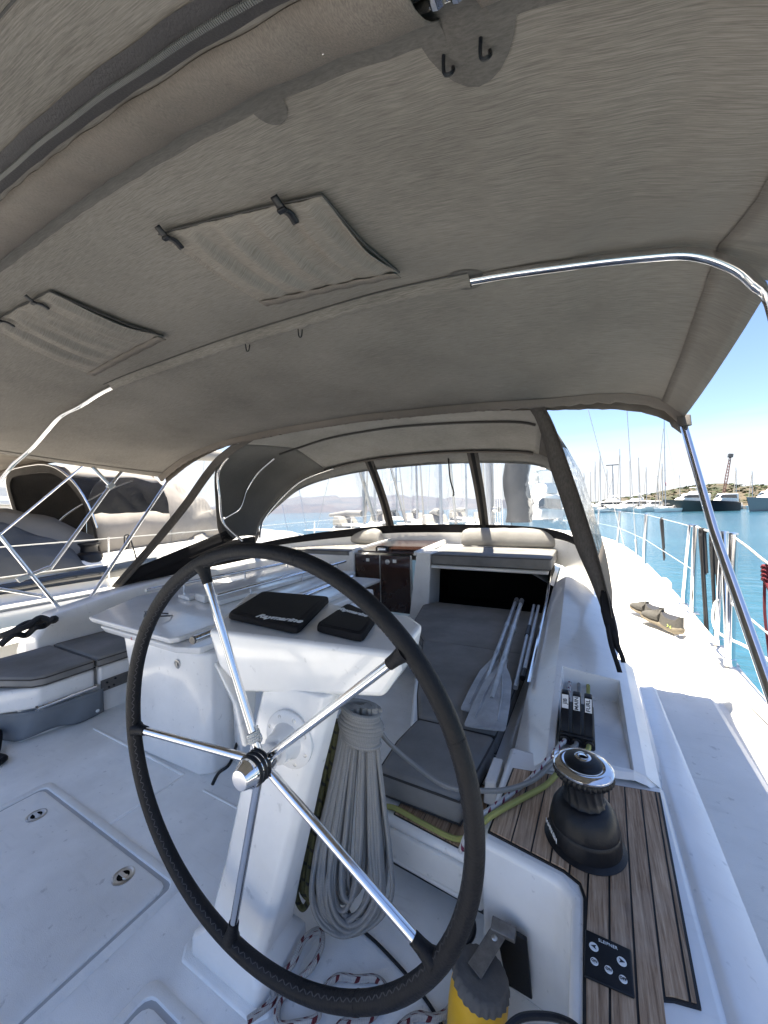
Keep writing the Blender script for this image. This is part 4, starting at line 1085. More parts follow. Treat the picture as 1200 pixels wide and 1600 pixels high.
# ------------------------------------------------------------------ rope clutches in the recess
cl = thing('rope_clutch', 'black triple rope clutch with labelled levers in the coaming recess', 'rope clutch', (-.04, 1.65, .64))
obj('clutch_body', MB().loft([[(-.107, 1.545, .644), (.018, 1.545, .644), (.018, 1.80, .632), (-.107, 1.80, .632)], [(-.105, 1.55, .690), (.016, 1.55, .690), (.016, 1.79, .700), (-.105, 1.79, .700)]]), M['black'], cl, bevel=.008, seg=3)
for k, w in enumerate(('JIB', 'MAIN', 'FURL')):
    x = -.083 + .040 * k
    lv = MB().loft([[(x - .0155, 1.555, .688), (x + .0155, 1.555, .688), (x + .0155, 1.585, .700), (x - .0155, 1.585, .700)], [(x - .0155, 1.575, .735), (x + .0155, 1.575, .735), (x + .0155, 1.618, .742), (x - .0155, 1.618, .742)], [(x - .015, 1.600, .752), (x + .015, 1.600, .752), (x + .015, 1.650, .764), (x - .015, 1.650, .764)], [(x - .014, 1.63, .804), (x + .014, 1.63, .804), (x + .014, 1.665, .804), (x - .014, 1.665, .804)]])
    l = obj('lever', lv, M['black'], cl, bevel=.004, seg=2)
    a, b = Vector((x, 1.599, .7525)), Vector((x, 1.629, .803)); d = (b - a).normalized(); nn = Vector((0, -d.z, d.y))
    c = a.lerp(b, .5) + nn * .0018
    obj('label_plate', MB().obox(c, (.0115, 0, 0), d * .0245, nn * .0006), M['print'], l)
    text_obj('lettering', w, .019, c + nn * .0012, d, (-1, 0, 0), M['ink'], l, ext=.0004, bold=.0003)
for k in range(3):
    obj('rope_guide', MB().lathe([(.006, 0), (.016, 0), (.016, .012), (.010, .014), (.006, .010)], (-.083 + .040 * k, 1.548, .667), (0, -1, 0), 16), M['black'], cl)

def rope(name, m, pts, r, label, k=8, group=None):
    return solo(name, MB().tube(spline(pts, k), r, 9), m, label, 'rope', group, smooth=80)
rope('sheet_rope', M['fleck2'], [(-.083, 2.10, .665), (-.083, 1.80, .668), (-.083, 1.55, .668), (-.095, 1.50, .668), (-.135, 1.39, .662), (-.175, 1.31, .640), (-.215, 1.24, .632), (-.262, 1.145, .631), (-.290, 1.095, .628), (-.318, 1.06, .60), (-.34, 1.05, .54)], .0075, 'white rope with red flecks led from the clutch over the teak')
rope('sheet_rope', M['greyrope'], [(-.043, 2.10, .665), (-.043, 1.80, .668), (-.043, 1.55, .668), (-.055, 1.50, .668), (-.115, 1.39, .66), (-.165, 1.30, .645), (-.235, 1.21, .650), (-.32, 1.17, .645), (-.42, 1.15, .640), (-.54, 1.16, .670), (-.60, 1.10, .76), (-.585, 1.00, .87), (-.575, .94, .93)], .0078, 'plain grey rope drooping from the clutch to the coil on the pedestal')
rope('sheet_rope', M['lime'], [(-.003, 2.10, .665), (-.003, 1.80, .668), (-.003, 1.55, .668), (-.018, 1.49, .666), (-.08, 1.395, .655), (-.128, 1.31, .634), (-.185, 1.225, .632), (-.262, 1.105, .632), (-.31, 1.05, .60), (-.355, 1.115, .518), (-.40, 1.115, .508), (-.50, 1.125, .508), (-.62, 1.135, .508), (-.69, 1.10, .48), (-.70, 1.05, .36)], .0085, 'yellow green rope from the clutch round under the near cushion')
# flecked rope lying on the sole
fr = [(-.775, .640, .262), (-.745, .700, .262), (-.775, .725, .262), (-.742, .765, .285), (-.742, .82, .30), (-.722, .862, .295), (-.698, .846, .285), (-.694, .80, .275), (-.712, .755, .268), (-.728, .705, .262), (-.700, .672, .262), (-.660, .690, .265), (-.615, .720, .275), (-.640, .762, .264), (-.625, .815, .262), (-.575, .838, .262), (-.525, .862, .264), (-.485, .845, .27), (-.50, .79, .262), (-.56, .735, .268), (-.53, .67, .262), (-.46, .70, .262), (-.43, .80, .262), (-.40, .845, .262), (-.355, .865, .262), (-.325, .90, .268), (-.315, .96, .31), (-.30, .995, .40), (-.285, .985, .47)]
rope('mooring_line', M['fleck'], fr, .0088, 'white rope with dark red flecks lying in loops on the sole under the wheel', 9)
rope('mooring_line', M['fleck'], [(-.70, .60, .262), (-.66, .655, .262), (-.60, .665, .262), (-.545, .635, .262), (-.50, .60, .262), (-.46, .655, .262), (-.42, .72, .262), (-.38, .74, .264), (-.40, .66, .262), (-.43, .58, .262)], .0088, 'spare bight of red flecked rope nearest the bottom edge', 8)
rope('cable', M['blackrope'], [(-.70, .98, .256), (-.645, .955, .256), (-.56, .940, .256), (-.445, .91, .256), (-.34, .865, .256), (-.27, .80, .256)], .0045, 'thin black line crossing the sole from the coil')

# ------------------------------------------------------------------ thruster control panel let into the teak
cp = thing('control_panel', 'small black thruster control panel with five white round buttons', 'control panel', (.02, .86, .622))
q4 = [(-.016, .905), (.068, .905), (.066, .818), (-.018, .812)]
obj('panel_plate', MB().prism([q4[3], q4[2], q4[1], q4[0]], .6215, .6275), M['black'], cp, bevel=.004, seg=3)
ux, uy = Vector((1, 0, 0)), Vector((0, 1, 0))
for (x, y, r, w, rot) in ((.000, .874, .0088, '<', 0), (.049, .871, .0088, '>', 0), (.0005, .846, .0072, 'ON', 0), (.025, .8435, .0072, 'ON', 0), (.049, .839, .0072, 'OFF', 0)):
    b = obj('button', MB().lathe([(.0005, 0), (r, 0), (r * .92, .0014), (.0005, .0014)], (x, y, .6272), n=24), M['print'], cp)
    if w in '<>':
        sgn = -1 if w == '<' else 1
        tri = [(x + sgn * .0055, y), (x - sgn * .0045, y + .0045), (x - sgn * .0022, y), (x - sgn * .0045, y - .0045)]
        obj('arrow', MB().prism(tri if sgn > 0 else tri[::-1], .6285, .6292), M['ink'], b)
    else: text_obj('lettering', w, .0068, (x, y, .6292), ux, uy, M['ink'], b, ext=.0003, bold=.0002)
text_obj('lettering', 'SLEIPNER', .0085, (.026, .8925, .6280), ux, uy, M['print'], cp, ext=.0003)

# ------------------------------------------------------------------ yellow rescue light hanging in its clip
yl = thing('rescue_light', 'yellow rescue light with grey rubber cap hanging in a steel clip', 'rescue light', (-.26, .93, FL))
ax = Vector((-.12, -.10, -1)).normalized(); c0 = Vector((-.240, .885, .425))
u_ = Vector((1, 0, 0)) - ax * ax.x; u_.normalize(); v_ = ax.cross(u_)
obj('lamp_body', MB().lathe([(.001, .025), (.060, .025), (.068, .05), (.069, .09), (.062, .20), (.001, .205)], c0, ax, 32), M['yellow'], yl, smooth=40)
secs = []
for h, r, am in ((.004, .001, 0), (.0, .056, .0), (.004, .0625, .001), (.014, .066, .0014), (.026, .067, .0022), (.033, .062, .0016), (.033, .001, 0)):
    secs.append([c0 + ax * h + (u_ * math.cos(t) + v_ * math.sin(t)) * (r + am * math.sin(24 * t)) for t in [2 * math.pi * j / 96 for j in range(96)]])
obj('rubber_cap', MB().loft(secs), M['rubber'], yl, smooth=40)
obj('clip_plate', MB().hexa([(-.205, .992, .29), (-.140, .990, .29), (-.140, .999, .29), (-.205, 1.001, .29)], [(-.232, .985, .455), (-.150, .985, .445), (-.150, .995, .445), (-.232, .995, .455)]), M['black'], yl, bevel=.003)
sd = (Vector((-.255, .862, .430)) - Vector((-.212, .972, .450))).normalized(); sw = Vector((.96, .28, 0)); sw = (sw - sd * sw.dot(sd)).normalized()
stp = obj('clip_strap', MB().obox(Vector((-.2345, .917, .444)), sw * .019, sd * .052, sd.cross(sw) * .0016), M['dull'], yl, bevel=.001)
obj('rivet', MB().lathe([(.001, 0), (.008, 0), (.006, .003), (.001, .0045)], Vector((-.2345, .917, .444)) - sd * .034 + Vector((0, 0, .0015)), (0, 0, 1), 14), M['steel2'], stp, smooth=50)
obj('clip_bracket', MB().hexa([(-.235, .958, .448), (-.175, .965, .442), (-.175, .990, .442), (-.235, .985, .448)], [(-.235, .958, .458), (-.175, .965, .452), (-.175, .990, .462), (-.235, .985, .468)]), M['dull'], yl, bevel=.002)
obj('retaining_ring', MB().tube([Vector((-.300, .945, .44)) + Vector((.90, .35, .1)) * .026 * math.cos(t) + Vector((0, .15, .98)) * .036 * math.sin(t) for t in [2 * math.pi * j / 24 for j in range(24)]], .007, 8, closed=True), M['black'], yl, smooth=60)

# ------------------------------------------------------------------ companionway
cw = thing('companionway_door', 'smoked brown acrylic companionway doors with two white latches', 'door', (-2.0, YB, .45))
for x0, x1 in ((-2.36, -2.03), (-2.02, -1.66)):
    p = obj('door_leaf', MB().box((x0, YB + .01, .42), (x1, YB + .022, 1.04)), M['acryl'], cw, bevel=.004)
    obj('latch', MB().box((x0 + .16, YB - .004, .965), (x0 + .20, YB + .009, 1.0)), M['print'], p, bevel=.002)
obj('door_frame', MB().box((-2.375, YB + .022, .42), (-2.36, YB + .04, 1.05)).box((-1.66, YB + .022, .42), (-1.645, YB + .04, 1.05)).box((-2.03, YB + .005, .42), (-2.02, YB + .024, 1.04)), M['steel2'], cw)
obj('handle', MB().lathe([(.001, 0), (.028, 0), (.028, .006), (.016, .010), (.012, .02), (.001, .02)], (-1.93, YB + .008, .97), (0, -1, 0), 20), M['steel2'], cw)
hcw = thing('companionway_hatch', 'dark sliding hatch over the companionway with a black grab handle', 'hatch', (-2.0, 4.1, 1.06))
obj('hatch_panel', MB().hexa([(-2.33, YB + .03, 1.062), (-1.62, YB + .03, 1.062), (-1.62, 4.55, 1.11), (-2.33, 4.55, 1.11)], [(-2.33, YB + .03, 1.082), (-1.62, YB + .03, 1.082), (-1.62, 4.55, 1.13), (-2.33, 4.55, 1.13)]), M['acryl'], hcw, bevel=.004)
for x in (-2.39, -1.60): obj('slide_rail', MB().hexa([(x - .03, YB + .03, 1.05), (x + .03, YB + .03, 1.05), (x + .03, 4.55, 1.09), (x - .03, 4.55, 1.09)], [(x - .02, YB + .03, 1.095), (x + .02, YB + .03, 1.095), (x + .02, 4.55, 1.145), (x - .02, 4.55, 1.145)]), M['gel'], hcw, bevel=.006)
obj('grab_handle', MB().tube(spline([(-2.10, YB + .07, 1.085), (-2.09, YB + .06, 1.125), (-2.03, YB + .05, 1.132), (-1.97, YB + .06, 1.125), (-1.96, YB + .07, 1.085)], 5), .011, 10), M['black'], hcw, smooth=60)
obj('lock_plate', MB().box((-2.08, YB + .06, 1.088), (-1.98, YB + .10, 1.112)), M['steel'], hcw, bevel=.003)

# ------------------------------------------------------------------ bimini
ROWS = {   # y: profile across the boat (x, z)
-1.20: [(-3.7, 1.76), (-3.2, 1.88), (-2.7, 1.97), (-2.2, 2.04), (-1.6, 2.08), (-1.1, 2.07), (-.7, 2.03), (-.38, 1.97), (-.14, 1.90), (.04, 1.83), (.16, 1.76), (.26, 1.66)],
 -.70: [(-3.75, 1.84), (-3.2, 1.93), (-2.7, 2.03), (-2.2, 2.09), (-1.6, 2.12), (-1.1, 2.11), (-.7, 2.07), (-.38, 2.01), (-.14, 1.94), (.04, 1.87), (.16, 1.80), (.26, 1.70)],
 .00: [(-3.75, 1.89), (-3.2, 1.97), (-2.7, 2.07), (-2.2, 2.13), (-1.6, 2.16), (-1.1, 2.15), (-.7, 2.11), (-.38, 2.045), (-.14, 1.97), (.04, 1.90), (.16, 1.83), (.26, 1.75)],
 .27: [(-3.75, 1.92), (-3.2, 2.01), (-2.7, 2.10), (-2.2, 2.16), (-1.6, 2.185), (-1.1, 2.17), (-.7, 2.13), (-.38, 2.075), (-.14, 2.012), (.04, 1.95), (.16, 1.89), (.27, 1.81)],
 .38: [(-3.75, 1.96), (-3.2, 2.05), (-2.7, 2.14), (-2.2, 2.20), (-1.6, 2.225), (-1.1, 2.215), (-.7, 2.185), (-.38, 2.140), (-.14, 2.075), (.04, 2.015), (.16, 1.955), (.28, 1.87)],
 .70: [(-3.76, 2.0), (-3.2, 2.075), (-2.7, 2.15), (-2.2, 2.195), (-1.6, 2.21), (-1.1, 2.205), (-.7, 2.18), (-.38, 2.14), (-.12, 2.085), (.07, 2.035), (.20, 1.985), (.315, 1.92)],
 1.0: [(-3.78, 2.035), (-3.2, 2.10), (-2.7, 2.165), (-2.2, 2.205), (-1.6, 2.222), (-1.1, 2.22), (-.6, 2.205), (-.26, 2.175), (-.02, 2.142), (.15, 2.112), (.26, 2.075), (.345, 2.015)],
 1.6: [(-3.79, 1.995), (-3.24, 2.085), (-2.75, 2.155), (-2.2, 2.19), (-1.6, 2.205), (-1.1, 2.20), (-.6, 2.18), (-.22, 2.15), (.05, 2.115), (.20, 2.085), (.30, 2.045), (.375, 1.975)],
 2.2: [(-3.66, 1.92), (-3.29, 2.068), (-2.86, 2.155), (-2.3, 2.19), (-1.6, 2.20), (-1.1, 2.185), (-.6, 2.155), (-.19, 2.120), (.10, 2.098), (.245, 2.068), (.33, 2.025), (.405, 1.945)],
}
YK = sorted(ROWS)
NCOL = 96
_prof = {y: resample(spline([(x, y, z) for x, z in ROWS[y]], 8), NCOL + 1) for y in YK}
def bim(u, y):            # u 0..1 port to starboard
    k = max(i for i in range(len(YK)) if YK[i] <= y + 1e-9); k = min(k, len(YK) - 2)
    t = (y - YK[k]) / (YK[k + 1] - YK[k])
    f = u * NCOL; i = min(int(f), NCOL - 1); w = f - i
    g = lambda yy: _prof[yy][i].lerp(_prof[yy][i + 1], w)
    p = g(YK[k]).lerp(g(YK[k + 1]), t)
    x = p.x; sag = 0
    if .38 < y < 1.0: sag = .010 * math.sin((y - .38) / .62 * math.pi)
    if 1.0 < y < 2.2: sag = .014 * math.sin((y - 1.0) / 1.2 * math.pi)
    r = 0
    if .28 < y < .62: r += .0022 * math.sin(x * 58 + 3 * math.sin(x * 7)) * (1 - (y - .28) / .34) * (1 if x < -.1 else .3)
    if x > -.16: r += .0026 * math.sin((x + .12 * (y - 1)) * 46) * min(1, (x + .16) / .12) * (1 - abs(y - .8) / 2)
    if y < .27: r += .0008 * math.sin(x * 34 + y * 5)
    r += .001 * math.sin(x * 9 + y * 6)
    return Vector((x, y, p.z - sag + r))
def u_of(x, y):
    lo, hi = 0.0, 1.0
    for _ in range(30):
        m = (lo + hi) / 2
        if bim(m, y).x < x: lo = m
        else: hi = m
    return (lo + hi) / 2
def bz(x, y): return bim(u_of(x, y), y).z
bi = thing('bimini', 'grey canvas bimini stretched on steel bows over the cockpit', 'bimini', (-1.6, 1.0, .62))
yr = sorted(set([-.34, -.2, -.1, .1, .2, .255, .285, .31, .34, .38, .43, .48, .54, .6, .7, .8, .9, 1.0, 1.12, 1.25, 1.4, 1.6, 1.8, 2.0, 2.12, 2.2]))
obj('canopy', MB().grid([[bim(i / 192, y) for i in range(193)] for y in yr]), M['bim'], bi, smooth=70, solid=.002, kind='open')
# hem bands along the two long edges and the front
def band(xpts_fn, w, m, name, drop=.004, parent=bi, **k):
    pass
for u0, u1 in ((0.0, .022), (.972, 1.0)):
    obj('edge_hem', MB().grid([[bim(u0 + (u1 - u0) * j / 4, y) - Vector((0, 0, .0045)) for j in range(5)] for y in yr]), M['bim2'] if False else M['bim'], bi, smooth=70, solid=.0015, kind='open')
# front bow: sleeve hanging round the tube, with a wavy lower lip
def sleeve(y, u0, u1, wid, dep, m, n=120, rip=.003, name='bow_sleeve', f=70):
    rows = []
    for i in range(n + 1):
        u = u0 + (u1 - u0) * i / n; p = bim(u, y); r = rip * math.sin(p.x * f) + rip * .6 * math.sin(p.x * f * 2.3 + 1)
        rows.append([p + Vector((0, wid * c, -dep * s - .0035 - (r if s > .5 else 0))) for c, s in ((-1.25, 0), (-.8, .45), (-.45, .9), (0, 1.05), (.45, .9), (.8, .45), (1.25, 0))])
    return obj(name, MB().grid(rows), m, bi, smooth=80, kind='open')
sleeve(2.175, .0, 1.0, .030, .036, M['bim2'], 160, .004)
rows = []
for i in range(161):          # lip below the front sleeve
    p = bim(i / 160, 2.19); e = .35 + .65 * min(1, max(0, abs(i / 160 - .5) * 2 - .55) * 3)
    w = .004 * math.sin(p.x * 60) + .003 * math.sin(p.x * 131)
    rows.append([p + Vector((0, .02, -.004)), p + Vector((w, .028 + w, -.030 * e - .02)), p + Vector((w, .020 - w, -.058 * e - .012))])
obj('front_lip', MB().grid(rows), M['bim2'], bi, smooth=80, solid=.002, kind='open')
sleeve(1.0, u_of(-2.07, 1.0), u_of(-.262, 1.0), .021, .026, M['bim'], 120, .0016, f=95)
for yy in (.966, 1.034):
    obj('seam_cord', MB().tube([bim(u_of(-2.09 + 1.83 * i / 60, 1.0), yy) - Vector((0, 0, .005)) for i in range(61)], .0022, 5), M['seam'], bi)
# aft bow: broad ruched pocket in two lengths, bare steel between them
for xa_, xb_ in ((-3.45, -.128), (-.078, .24)):
    rows = []
    for i in range(161):
        x = xa_ + (xb_ - xa_) * i / 160; u = u_of(x, .37)
        r = .0022 * math.sin(x * 85) + .0016 * math.sin(x * 190 + 2) + .0022 * math.sin(x * 31)
        rows.append([bim(u, .288) - Vector((0, 0, .003)), bim(u, .305) - Vector((0, 0, .017 + r)), bim(u, .325) - Vector((0, 0, .023 + r * 1.5)), bim(u, .345) - Vector((0, 0, .0245 + r * .8)), bim(u, .362) - Vector((0, 0, .021)), bim(u, .374) - Vector((0, 0, .013)), bim(u, .384) - Vector((0, 0, .0035))])
    obj('bow_pocket', MB().grid(rows), M['bim2'], bi, smooth=80, kind='open', solid=.0015)
    obj('seam_tape', MB().grid([[bim(u_of(xa_ + (xb_ - xa_) * i / 90, .38), y) - Vector((0, 0, .0042 + .004 * (y < .39))) for y in (.372, .384, .392, .402)] for i in range(91)]), M['bimd'], bi, smooth=80, kind='open')
# reinforcing patches
def patch(cx, cy, rx, ry, name='patch'):
    c = []
    for i in range(9):
        row = []
        for j in range(25):
            a = 2 * math.pi * j / 24; q = i / 8
            x, y = cx + rx * q * math.cos(a), cy + ry * q * math.sin(a)
            row.append((x, y, bz(x, y) - .0035))
        c.append(row)
    obj(name, MB().grid(c), M['bimd'], bi, smooth=80, kind='open')
patch(-.105, .375, .055, .085); patch(-.275, 1.0, .05, .055); patch(-.395, .395, .030, .035)
# zip between the two canopy panels
for y0, y1, m, dz, nm in ((.240, .279, 'zip', .0045, 'zip_tape'), (.252, .264, 'zipt', .0065, 'zip_teeth')):
    if nm == 'zip_tape':
        obj(nm, MB().grid([[bim(u_of(-3.4 + 3.66 * i / 120, .26), y0 + (y1 - y0) * j / 4) - Vector((0, 0, dz + .004 * math.sin(j / 4 * math.pi) + (.0012 * math.sin(i * 1.7)))) for j in range(5)] for i in range(121)]), M[m], bi, smooth=80, kind='open')
    else:
        tb_ = MB()
        for i in range(420):
            x = -1.25 + 1.25 * i / 420; u = u_of(x, .26); p = bim(u, .258) - Vector((0, 0, dz + .004)); q = bim(min(1, u + .001), .258)
            d = (bim(u_of(x + .002, .26), .258) - bim(u_of(x - .002, .26), .258)).normalized()
            tb_.obox(p, d * .0009, Vector((0, .0026, 0)), d.cross(Vector((0, 1, 0))) * .0014)
        z_ = obj(nm, tb_, M[m], bi, smooth=0); z_['kind'] = 'stuff'
obj('stitch_line', MB().tube([bim(u_of(-1.3 + 1.5 * i / 60, .16), .165) - Vector((0, 0, .0035)) for i in range(61)], .0012, 4), M['seam'], bi)
# ventilation flaps with straps
def flap(c4, tog, label):
    a, b, c, d = [Vector(p) for p in c4]      # near left, near right, far right, far left
    rows = []
    for j in range(17):
        v = j / 16; row = []
        for i in range(41):
            u = i / 40; q = a.lerp(b, u).lerp(d.lerp(c, u), v)
            rp = (.009 * math.sin(u * 27 + 1.2 * math.sin(v * 3)) + .005 * math.sin(u * 61)) * (math.sin(math.pi * min(1, v * 1.05)) ** .6 * .9 + .1)
            row.append((q.x, q.y, bz(q.x, q.y) - .016 - .006 * math.sin(math.pi * v) + rp))
        rows.append(row)
    fo = obj('vent_flap', MB().grid(rows), M['flap_lit'], bi, smooth=80, solid=.0015, kind='open', label=label)
    rows = [[(q.x, q.y, bz(q.x, q.y) - .0215 + .0015 * math.sin(i * .9)) for q in (d.lerp(c, i / 40) + Vector((0, k, 0)) for k in (-.020, -.004, .012))] for i in range(41)]
    obj('flap_hem', MB().grid(rows), M['bim2'], fo, smooth=80, solid=.0015, kind='open')
    obj('flap_seam', MB().tube([(q.x, q.y, bz(q.x, q.y) - .013) for q in (b.lerp(c, i / 16) for i in range(17))], .0028, 5), M['seam'], fo)
    obj('flap_seam', MB().tube([(q.x, q.y, bz(q.x, q.y) - .013) for q in (a.lerp(b, i / 16) for i in range(17))], .0016, 5), M['seam'], fo)
    for t in tog:
        q = a.lerp(b, t); z = bz(q.x, q.y) - .013
        sp2 = spline([(q.x - .004, q.y - .022, z), (q.x, q.y - .006, z - .013), (q.x + .005, q.y + .012, z - .014), (q.x + .004, q.y + .030, z - .020)], 4)
        obj('strap', MB().grid([[p + Vector((-.0075, 0, 0)), p + Vector((.0075, 0, 0))] for p in sp2]), M['black'], fo, smooth=60, solid=.003, kind='open')
        obj('buckle', MB().obox((q.x, q.y - .004, z - .016), (.010, 0, 0), (0, .005, 0), (0, 0, .003)), M['black'], fo, bevel=.0015)
flap([(-.83, .500, 0), (-.412, .550, 0), (-.405, .855, 0), (-.835, .815, 0)], (.07, .80), 'larger looking ruched canvas vent flap near the middle of the bimini')
flap([(-1.78, .472, 0), (-1.345, .492, 0), (-1.325, .805, 0), (-1.94, .850, 0)], (.28, .80), 'ruched canvas vent flap at the left of the bimini')
for x, y, L in ((-1.165, 1.045, .028), (-.895, 1.045, .03), (-.132, .425, .016), (-.088, .418, .016)):
    z = bz(x, y) - .003
    obj('cord_loop', MB().tube(spline([(x - .003, y - .008, z), (x - .005, y - .002, z - L * .8), (x, y, z - L), (x + .005, y + .002, z - L * .8), (x + .003, y + .008, z)], 4), .0022, 5), M['black'], bi)
# steel bows
mid = [(-3.58, 1.0, 1.804), (-3.35, 1.0, 1.90), (-3.044, 1.0, 1.985), (-2.82, 1.0, 2.07), (-2.645, 1.0, 2.130), (-2.4, 1.0, 2.155)] + [(x, 1.0, bz(x, 1.0) - .013) for x in (-2.068, -1.4, -.618, -.262)] + [(-.01, 1.0, bz(-.01, 1.0) - .018), (.13, 1.0, 2.092), (.205, 1.0, 2.070), (.262, 1.0, 2.030), (.300, 1.0, 1.982), (.332, 1.0, 1.90), (.37, 1.02, 1.55), (.41, 1.05, .63)]
obj('bow_tube', MB().tube(spline([(-3.78, 1.0, 1.62), (-3.70, 1.0, 1.72)] + mid, 5), .0125, 12), M['steel'], bi, smooth=60)
obj('bow_tube', MB().tube(spline([(x, .345, bz(x, .345) - .0065) for x in (-3.4, -2.7, -2, -1.4, -.9, -.5, -.1, 0, .12, .22)], 5), .0070, 12), M['steel'], bi, smooth=60)
for x in (-.115, -.095): obj('tube_clip', MB().tube([(x, .325, bz(x, .345) - .012), (x, .345, bz(x, .345) - .012)], .009, 10), M['steel'], bi)
obj('bow_tube', MB().tube(spline([(x, 2.175, bz(x, 2.175) - .016) for x in (-3.64, -3.3, -2.9, -2.3, -1.6, -.9, -.3, 0, .2, .30, .36, .40)], 5), .0125, 12), M['steel'], bi, smooth=60)
obj('support_leg', MB().tube([(.402, 2.19, 1.935), (.412, 1.77, 1.443), (.42, 1.351, 1.059), (.43, .87, .61)], .0145, 14), M['steel'], bi, smooth=60)
obj('corner_pocket', MB().loft([[Vector((.402, 2.18, 1.955)) + Vector((.030 * math.cos(t), .045 * math.sin(t), .012 * math.sin(t))) for t in [2 * math.pi * k / 12 for k in range(12)]], [Vector((.408, 2.15, 1.90)) + Vector((.022 * math.cos(t), .03 * math.sin(t), 0)) for t in [2 * math.pi * k / 12 for k in range(12)]]]), M['bimd'], bi, smooth=60)
obj('support_leg', MB().tube([(-3.66, 2.24, 1.893), (-3.68, 1.552, .855), (-3.68, 1.398, .83)], .0135, 12), M['steel'], bi, smooth=60)
pf = thing('pushpit_frame', 'crossed steel tubes of the arch frame above the port coaming', 'tube frame', (-3.6, 1.2, .8))
obj('tube', MB().tube([(-3.60, 1.565, 1.955), (-3.60, 1.700, 1.80)], .016, 10), M['steel'], pf, smooth=60)
obj('tube', MB().tube(spline([(-3.60, 1.785, 1.935), (-3.60, 1.69, 1.80), (-3.60, 1.30, 1.205), (-3.60, 1.26, 1.168), (-3.60, 1.09, 1.105)], 3), .0135, 10), M['steel'], pf, smooth=60)
obj('tube', MB().tube([(-3.60, .94, 1.53), (-3.60, 1.338, .80)], .0135, 10), M['steel'], pf, smooth=60)
obj('tube', MB().tube([(-3.65, .6, 1.18), (-3.65, 1.0, 1.05), (-3.65, 1.23, .95)], .012, 10), M['steel'], pf, smooth=60)
obj('tube_joint', MB().obox((-3.60, 1.695, 1.805), (.02, 0, 0), (0, .022, .018), (0, -.012, .015)), M['steel2'], pf, bevel=.004)
obj('tube_joint', MB().obox((-3.60, 1.11, 1.11), (.018, 0, 0), (0, .03, .012), (0, -.008, .016)), M['steel2'], pf, bevel=.004)
solo('winch_rope', MB().tube(spline([(-3.30, .90, .74), (-3.28, .96, .79), (-3.32, 1.03, .76), (-3.26, 1.06, .81), (-3.30, 1.12, .80), (-3.24, 1.15, .85), (-3.30, 1.17, .82), (-3.36, 1.06, .83), (-3.34, .97, .80), (-3.36, .9, .78), (-3.30, .93, .80), (-3.26, 1.02, .83), (-3.3, 1.1, .86), (-3.25, 1.14, .83)], 6), .020, 8), M['blackrope'], 'bunched black rope on the aft end of the port coaming', 'rope', smooth=80)
rope('winch_rope', M['leather'], [(-3.05, .72, .30), (-2.98, .79, .33), (-2.90, .77, .28), (-2.82, .74, .27), (-2.74, .75, .27), (-2.72, .70, .27), (-2.80, .66, .27), (-2.95, .66, .30), (-3.0, .72, .36), (-2.9, .74, .33)], .016, 'dark rope piled on the sole at the far left')

# ------------------------------------------------------------------ sprayhood
sh_ = thing('sprayhood', 'grey canvas sprayhood with clear windows over the companionway', 'sprayhood', (-1.7, 3.2, 1.0))
A_ = [(-3.70, 1.756, .905), (-3.55, 2.015, 1.276), (-3.35, 2.20, 1.63), (-3.08, 2.26, 1.93), (-2.82, 2.24, 2.068), (-2.38, 2.22, 2.213), (-2.03, 2.2, 2.295), (-1.54, 2.2, 2.342), (-1.174, 2.2, 2.343), (-.73, 2.2, 2.286), (-.354, 2.2, 2.199), (-.235, 2.2, 2.130), (-.155, 2.2, 2.0), (-.066, 2.2, 1.717), (.018, 2.2, 1.413), (.085, 2.2, 1.118), (.11, 2.2, .95)]
P0 = [(-3.16, 2.60, 1.28), (-3.24, 2.55, 1.40), (-3.26, 2.50, 1.75), (-3.10, 2.36, 1.95), (-2.84, 2.235, 2.075), (-2.38, 2.20, 2.205), (-2.03, 2.195, 2.286), (-1.54, 2.195, 2.332), (-1.174, 2.195, 2.333), (-.73, 2.195, 2.276), (-.354, 2.195, 2.189), (-.24, 2.195, 2.12), (-.16, 2.195, 1.99), (-.07, 2.195, 1.71), (.01, 2.195, 1.41), (.075, 2.195, 1.12), (.10, 2.195, .95)]
Bq = [(-3.20, 2.70, 1.30), (-3.28, 2.72, 1.56), (-3.25, 2.86, 1.86), (-3.12, 2.92, 2.04), (-2.95, 2.96, 2.15), (-2.62, 3.0, 2.225), (-2.19, 3.0, 2.283), (-1.61, 3.0, 2.300), (-1.2, 3.0, 2.283), (-.8, 3.0, 2.25), (-.42, 3.0, 2.20), (-.25, 3.0, 2.12), (-.16, 3.0, 1.96), (-.08, 3.0, 1.70), (-.01, 3.0, 1.43), (.04, 3.0, 1.2), (.06, 3.0, 1.02)]
Tq = [(-3.30, 3.0, 1.28), (-3.33, 3.12, 1.48), (-3.30, 3.40, 1.73), (-3.16, 3.52, 1.90), (-2.96, 3.60, 2.00), (-2.60, 3.6, 2.07), (-2.15, 3.6, 2.116), (-1.60, 3.6, 2.128), (-1.2, 3.6, 2.118), (-.80, 3.6, 2.09), (-.45, 3.6, 2.044), (-.28, 3.57, 1.97), (-.17, 3.5, 1.84), (-.09, 3.42, 1.65), (-.03, 3.32, 1.42), (.02, 3.24, 1.2), (.05, 3.2, 1.03)]
NS = 97
rs = lambda P: resample(spline(P, 8), NS)
aA, aP, aB, aT = rs(A_), rs(P0), rs(Bq), rs(Tq)
LE = 66                                         # canvas roof columns: everything port of the starboard shoulder
def loft_rows(c0, c1, k, bulge=0.0):
    o = []
    for j in range(k + 1):
        t = j / k
        o.append([a.lerp(b, t) + Vector((0, 0, bulge * math.sin(math.pi * t))) for a, b in zip(c0, c1)])
    return o
iR = min(range(NS), key=lambda i: abs(aP[i].x + .30) + abs(aP[i].z - 2.17))
